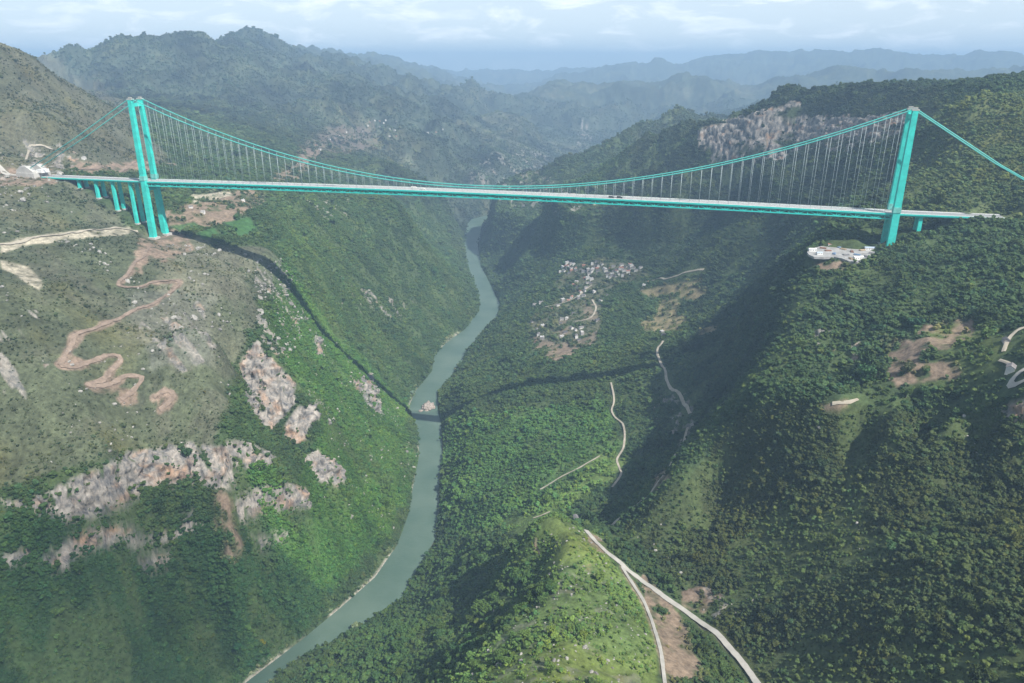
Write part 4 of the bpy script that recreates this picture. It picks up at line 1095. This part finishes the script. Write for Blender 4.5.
# ------------------------------------------------------------------ vegetation
def leafm(name, trans=True):
    m, nt, b = new_mat(name); n, l = nt.nodes, nt.links
    a = n.new('ShaderNodeAttribute'); a.attribute_type = 'INSTANCER'; a.attribute_name = 'tint'
    g = n.new('ShaderNodeNewGeometry'); t = n.new('ShaderNodeTexCoord')
    no = n.new('ShaderNodeTexNoise'); no.inputs['Scale'].default_value = 2.2; no.inputs['Detail'].default_value = 3; l.new(t.outputs['Object'], no.inputs['Vector'])
    mr_ = n.new('ShaderNodeMapRange'); mr_.inputs[1].default_value, mr_.inputs[2].default_value, mr_.inputs[3].default_value, mr_.inputs[4].default_value = .3, .7, .65, 1.35
    l.new(no.outputs['Fac'], mr_.inputs[0]); s_ = n.new('ShaderNodeVectorMath'); s_.operation = 'SCALE'
    l.new(a.outputs['Vector'], s_.inputs[0]); l.new(mr_.outputs[0], s_.inputs['Scale']); l.new(s_.outputs[0], b.inputs['Base Color'])
    b.inputs['Roughness'].default_value = 0.7; b.inputs['Specular IOR Level'].default_value = 0.15
    return m
leaf = leafm('foliage')
def crown_mesh(name, seed, blobs, sub=2):
    rd = random.Random(seed); bm = bmesh.new()
    for (cx, cy, cz, r) in blobs:
        g = bmesh.ops.create_icosphere(bm, subdivisions=sub, radius=1)
        for v in g['verts']:
            d = r * rd.uniform(0.62, 1.24); v.co = Vector((v.co.x * d + cx, v.co.y * d + cy, max(-0.1, v.co.z * d * 0.88 + cz)))
    me = bpy.data.meshes.new(name); bm.to_mesh(me); bm.free(); return me
def lobes_(seed, n_l, spread, zr):
    rd = random.Random(seed); return [(rd.gauss(0, spread), rd.gauss(0, spread), rd.uniform(*zr), rd.uniform(.20, .38)) for _ in range(n_l)]
CR = [crown_mesh('foliage', 1, lobes_(31, 7, .27, (.25, .85))), crown_mesh('foliage', 2, lobes_(32, 6, .34, (.2, .7))),
      crown_mesh('foliage', 3, lobes_(33, 8, .40, (.15, .5))), crown_mesh('foliage', 4, lobes_(34, 6, .18, (.3, 1.1)))]
bl = rock_mesh('boulder', 1, .8, .7, 9, 2)
src = []
for i, me in enumerate(CR + [bl]):
    me.materials.append(leaf); o = bpy.data.objects.new('foliage_source', me); src.append(o)
def gn_scatter(name, xyz, scl, rot, kind, tint, sources, label):
    me = bpy.data.meshes.new(name); n = len(xyz)
    me.vertices.add(n); me.vertices.foreach_set('co', xyz.astype(np.float32).ravel())
    for an, arr in (('scl', scl), ('rot', rot), ('tint', tint)):
        a = me.attributes.new(an, 'FLOAT_VECTOR', 'POINT'); a.data.foreach_set('vector', arr.astype(np.float32).ravel())
    a = me.attributes.new('sort', 'INT', 'POINT'); a.data.foreach_set('value', kind.astype(np.int32))
    o = bpy.data.objects.new(name, me); col.objects.link(o); tag(o, label, kind='stuff')
    ng = bpy.data.node_groups.new(name + '_scatter', 'GeometryNodeTree')
    ng.interface.new_socket('Geometry', in_out='INPUT', socket_type='NodeSocketGeometry'); ng.interface.new_socket('Geometry', in_out='OUTPUT', socket_type='NodeSocketGeometry')
    n_ = ng.nodes; l = ng.links; gi = n_.new('NodeGroupInput'); go = n_.new('NodeGroupOutput'); jn = n_.new('GeometryNodeJoinGeometry')
    def named(nm, ty):
        q = n_.new('GeometryNodeInputNamedAttribute'); q.data_type = ty; q.inputs[0].default_value = nm; return q
    s_, r_, k_ = named('scl', 'FLOAT_VECTOR'), named('rot', 'FLOAT_VECTOR'), named('sort', 'INT')
    eu = n_.new('FunctionNodeEulerToRotation'); l.new(r_.outputs[0], eu.inputs[0])
    for i, so in enumerate(sources):
        oi = n_.new('GeometryNodeObjectInfo'); oi.inputs['Object'].default_value = so; oi.inputs['As Instance'].default_value = True
        cp = n_.new('FunctionNodeCompare'); cp.data_type = 'INT'; cp.operation = 'EQUAL'; l.new(k_.outputs[0], cp.inputs[2]); cp.inputs[3].default_value = i
        ip = n_.new('GeometryNodeInstanceOnPoints'); l.new(gi.outputs[0], ip.inputs['Points']); l.new(cp.outputs[0], ip.inputs['Selection']); l.new(oi.outputs['Geometry'], ip.inputs['Instance'])
        l.new(eu.outputs[0], ip.inputs['Rotation']); l.new(s_.outputs[0], ip.inputs['Scale']); l.new(ip.outputs[0], jn.inputs[0])
    l.new(jn.outputs[0], go.inputs[0])
    md = o.modifiers.new('scatter', 'NODES'); md.node_group = ng
    return o
# where things grow: chance per square metre of plan
ci = slice(0, NR - 1); RR = 8200
rmax = int(np.searchsorted(RS, RR))
area = (np.diff(RS)[:rmax, None] * RS[:rmax, None] * np.abs(np.diff(AZ))[None, :NF - 1])
cc = lambda a: a[:rmax, :NF - 1]
rel = cc(r_all)
bush = smooth(-0.30, 0.20, cc(fbm(GX, GY, 38, 3, 211)))
dry = blur(zone([TONES[0][0][0], TONES[1][0][0]], 9, 10), 6); dry = cc(dry)
ridge_z = cc(blur(zone([[(500,520),(560,512),(600,540),(650,620),(662,690),(440,690),(500,640),(556,590)]], 9, 10), 6))
olive_z = cc(blur(zone(TONES[12][0], 9, 10), 6))
slope_f = np.clip(cc(NZZ), 0.25, 1)
open_ = np.clip(1 - 1.0 * cc(w_rock), 0.04, 1) * np.clip(1 - 1.7 * cc(w_soil + w_tan + w_pale + w_crop), 0, 1) * (cc(RIVD) > 1.5)
grass_z = cc(blur(zone([[(925,330),(1010,330),(1000,380),(900,400),(850,398),(940,370)]], 6, 4), 3))
dens = (0.105 * (0.26 + 0.74 * bush)) * (1 - 0.72 * dry) * (1 - 0.65 * ridge_z * (1 - 0.6 * bush)) * (1 + 0.75 * olive_z) / slope_f ** 1.3 * (1 - 0.7 * grass_z) * (1 - 0.55 * cc(blur(zone(TONES[9][0], 5, 4), 3)))
dens *= np.clip(1 - 1.6 * cc(w_vill), 0.06, 1)
dens *= np.clip((1500 / np.maximum(rel, 1500)) ** 1.3, 0.2, 1) * np.clip((3300 / np.maximum(rel, 3300)) ** 2.6, 0.02, 1) * np.clip((rel / 560), 0.7, 1) ** 0.5 * open_ * (1 - 0.75 * cc(zone(BACKCLIFF_P, 6)))
lam = dens * area
cnt = rng.poisson(np.minimum(lam, 4))
ri, rj = np.nonzero(cnt); ri = np.repeat(ri, cnt[cnt > 0]); rj = np.repeat(rj, cnt[cnt > 0])
u, v = rng.random(len(ri)), rng.random(len(ri))
rr2 = RS[ri] + u * (RS[ri + 1] - RS[ri]); aa = AZ[rj] + v * (AZ[rj + 1] - AZ[rj])
px_, py_ = np.sin(aa) * rr2, np.cos(aa) * rr2
pzz = (VZ[ri, rj] * (1 - u) + VZ[ri + 1, rj] * u) * (1 - v) + (VZ[ri, rj + 1] * (1 - u) + VZ[ri + 1, rj + 1] * u) * v
ok = np.ones(len(px_), bool)
def clear(pts, extra):
    global ok
    for x, y, h in pts:
        c = np.abs(px_ - x) < h + extra
        ok[c] &= ((px_[c] - x) ** 2 + (py_[c] - y) ** 2) > (h + extra) ** 2
clear(np.array(ROADPTS), 5.2); clear(HOUSES, 3.0)
ok &= ~inside(px_, py_, yo)
for s in list(np.arange(-350, 20, 14)) + list(np.arange(SPAN - 10, SPAN + 30, 10)) + list(np.arange(SPAN + 90, SPAN + 190, 10)):
    x, y = bp(s); ok &= ((px_ - x) ** 2 + (py_ - y) ** 2) > 20 ** 2
sel = np.nonzero(ok)[0]; ri, rj, px_, py_, pzz, rr2 = ri[sel], rj[sel], px_[sel], py_[sel], pzz[sel], rr2[sel]
n = len(px_)
far_k = np.maximum(1, rr2 / 1500) ** 0.6 * np.maximum(1, rr2 / 3300) ** -0.15
dz, rz_, oz_ = dry[ri, rj], ridge_z[ri, rj], olive_z[ri, rj]
size = rng.lognormal(0, 0.36, n) * (1 + 0.55 * fbm(px_, py_, 55, 3, 251)) * (3.6 - 1.6 * dz - 1.2 * rz_ - 1.0 * oz_) * far_k
for x, y, h in ROADPTS:                      # no crown hangs over a road
    c = np.nonzero((np.abs(px_ - x) < 22) & (np.abs(py_ - y) < 22))[0]
    dx, dy = px_[c] - x, py_[c] - y
    size[c] = np.where(np.hypot(dx, dy) < h + 1.5 + 1.5 * size[c], np.minimum(size[c], np.maximum(0.5, (np.hypot(dx, dy) - h) * 0.42)), size[c])
scl = np.stack([size * rng.uniform(.85, 1.2, n), size * rng.uniform(.85, 1.2, n), size * rng.uniform(.75, 1.25, n)], -1)
rot = np.stack([rng.normal(0, .10, n), rng.normal(0, .10, n), rng.uniform(0, 6.28, n)], -1)
tint = ALB[ri, rj] * rng.lognormal(0, 0.14, n)[:, None] * np.array([0.93, 1.07, 0.80]) * (1 + np.array([0.20, 0.06, -0.1]) * rng.normal(0, 1, n)[:, None] * 0.7)
tint = np.clip(tint * (1 - 0.25 * dz[:, None]), 0.008, 0.3)
kind = rng.integers(0, 4, n)
xyz = np.stack([px_, py_, pzz - size * 0.08], -1)
# the largest-looking single bushes become things of their own
d3 = np.sqrt(px_ ** 2 + py_ ** 2 + (pzz - CH) ** 2)
q_ = py_ * CP_ + (CH - pzz) * SP_
sx_ = 512 + FPX * px_ / q_; sy_ = 341.5 + FPX * ((CH - pzz) * CP_ - py_ * SP_) / q_
vis = SEEN[ri, rj] & (sx_ > 4) & (sx_ < 1020) & (sy_ < 680)
look = np.where(vis, size / d3, 0)
bigs = np.argsort(-look)[:300]
rest = np.ones(n, bool); rest[bigs] = False
ob = leaf.copy(); ob.name = 'bush_foliage'
for nd in ob.node_tree.nodes:
    if nd.bl_idname == 'ShaderNodeAttribute':
        nd.attribute_type = 'OBJECT'; nd.attribute_name = 'color'
def big_crown(seed):
    """many leaf clumps through an uneven crown volume"""
    rd = random.Random(seed); m = MB()
    lobes = [(rd.uniform(-.32, .32), rd.uniform(-.32, .32), rd.uniform(.38, .85), rd.uniform(.24, .40)) for _ in range(7)]
    for cx, cy, cz, r in lobes:
        for _ in range(70):
            a, b = rd.uniform(0, 6.283), math.acos(rd.uniform(-0.6, 1)); q = r * rd.uniform(.55, 1.08)
            c = Vector((cx + q * math.sin(b) * math.cos(a), cy + q * math.sin(b) * math.sin(a), cz + q * math.cos(b) * .85)); s_ = rd.uniform(.06, .13)
            n1_ = Vector((rd.gauss(0, 1), rd.gauss(0, 1), rd.gauss(0.4, 1))).normalized(); u_ = n1_.orthogonal().normalized(); w_ = n1_.cross(u_)
            m.add([c + u_ * s_, c + w_ * s_ * .7 + n1_ * s_ * .3, c - u_ * s_, c - w_ * s_ * .7 + n1_ * s_ * .3], [(0, 1, 2, 3)])
    me = m.mesh('crown'); me.materials.append(ob); return me
BC = [big_crown(20 + i) for i in range(4)]
barkm = paint('bark', (0.11, 0.085, 0.06), 0.9, 0.3, 2.0)
m = MB(); m.bar((0, 0, -.12), (.03, .02, .45), .10, .10, .06, .06); m.bar((.02, .01, .3), (.25, .1, .62), .05, .05, .02, .02); m.bar((.02, .01, .28), (-.2, -.14, .6), .05, .05, .02, .02)
trunk_me = m.mesh('trunk'); trunk_me.materials.append(barkm)
for q, i in enumerate(bigs):
    if rz_[i] > 0.5: lab, g = 'yellow green bush among pale boulders on the foreground ridge', 'bushes on the foreground ridge'
    elif oz_[i] > 0.5: lab, g = 'olive green bush on the near slope at lower right', 'bushes on the lower right slope'
    elif sx_[i] < 420: lab, g = 'dark green tree on the forested slope at lower left', 'trees on the lower left slope'
    else: lab, g = 'green tree on the valley side between river and near slope', 'trees of the valley side'
    t = empty('bush' if 'bush' in lab else 'broadleaf_tree', (px_[i], py_[i], pzz[i]), float(rot[i, 2])); t.scale = tuple(float(a) * 1.12 for a in scl[i]); tag(t, lab, 'bush' if 'bush' in lab else 'tree', g)
    o = bpy.data.objects.new('crown', BC[q % 4]); col.objects.link(o); o.parent = t; o.color = tuple(float(a) for a in np.clip(tint[i] * 1.15, 0.01, .3)) + (1,)
    o = bpy.data.objects.new('trunk', trunk_me); col.objects.link(o); o.parent = t
for px, py, c, s, lab in ((263, 645, (0.20, 0.20, 0.02), 9, 'bright yellow green tree standing out of the dark lower left forest'), (364, 577, (0.09, 0.11, 0.03), 8, 'yellowish tree above the river bank gravel at the bend')):
    x, y, z = hit(px, py); t = empty('broadleaf_tree', (x, y, z)); t.scale = (s, s, s); tag(t, lab, 'tree')
    o = bpy.data.objects.new('crown', BC[1]); col.objects.link(o); o.parent = t; o.color = c + (1,)
    o = bpy.data.objects.new('trunk', trunk_me); col.objects.link(o); o.parent = t
gn_scatter('forest', xyz[rest], scl[rest], rot[rest], kind[rest], tint[rest], src[:4], 'green trees and bushes covering the gorge sides and hills')
# pale limestone boulders strewn over the ridge and the spur
bd = np.clip(0.007 * zone([[(480,600),(560,520),(600,540),(650,620),(662,690),(440,690)]], 6, 4) + 0.012 * zone(ROCKM_P[:1], 6) + 0.004 * zone(TONES[0][0] + TONES[4][0] + TONES[12][0][:1], 4) * smooth(0.0, 0.4, fbm(GX, GY, 60, 3, 221)) + 0.002 * zone(TONES[4][0], 4), 0, 1)[:rmax, :NF - 1] * area * (cc(RIVD) > 2)
cnt = rng.poisson(np.minimum(bd, 3)); bi, bj = np.nonzero(cnt)
xb, yb, zb_ = VX[bi, bj], VY[bi, bj], VZ[bi, bj]; nb = len(xb)
sb = rng.lognormal(-0.1, 0.5, nb) * np.clip(RS[bi] / 800, .8, 2)
gt = np.array([0.30, 0.29, 0.265]) * rng.uniform(.6, 1.25, nb)[:, None]
gn_scatter('limestone_boulders', np.stack([xb, yb, zb_ + sb * .2], -1), np.stack([sb * 1.3, sb, sb * 1.1], -1), np.stack([rng.normal(0, .3, nb), rng.normal(0, .3, nb), rng.uniform(0, 6.3, nb)], -1), np.zeros(nb), gt, src[4:5], 'pale limestone boulders strewn over ridge and spur')
with open('/tmp/scene_log.txt', 'w') as _f: print('points', n, 'boulders', nb, 'grid', NR, NA, file=_f)
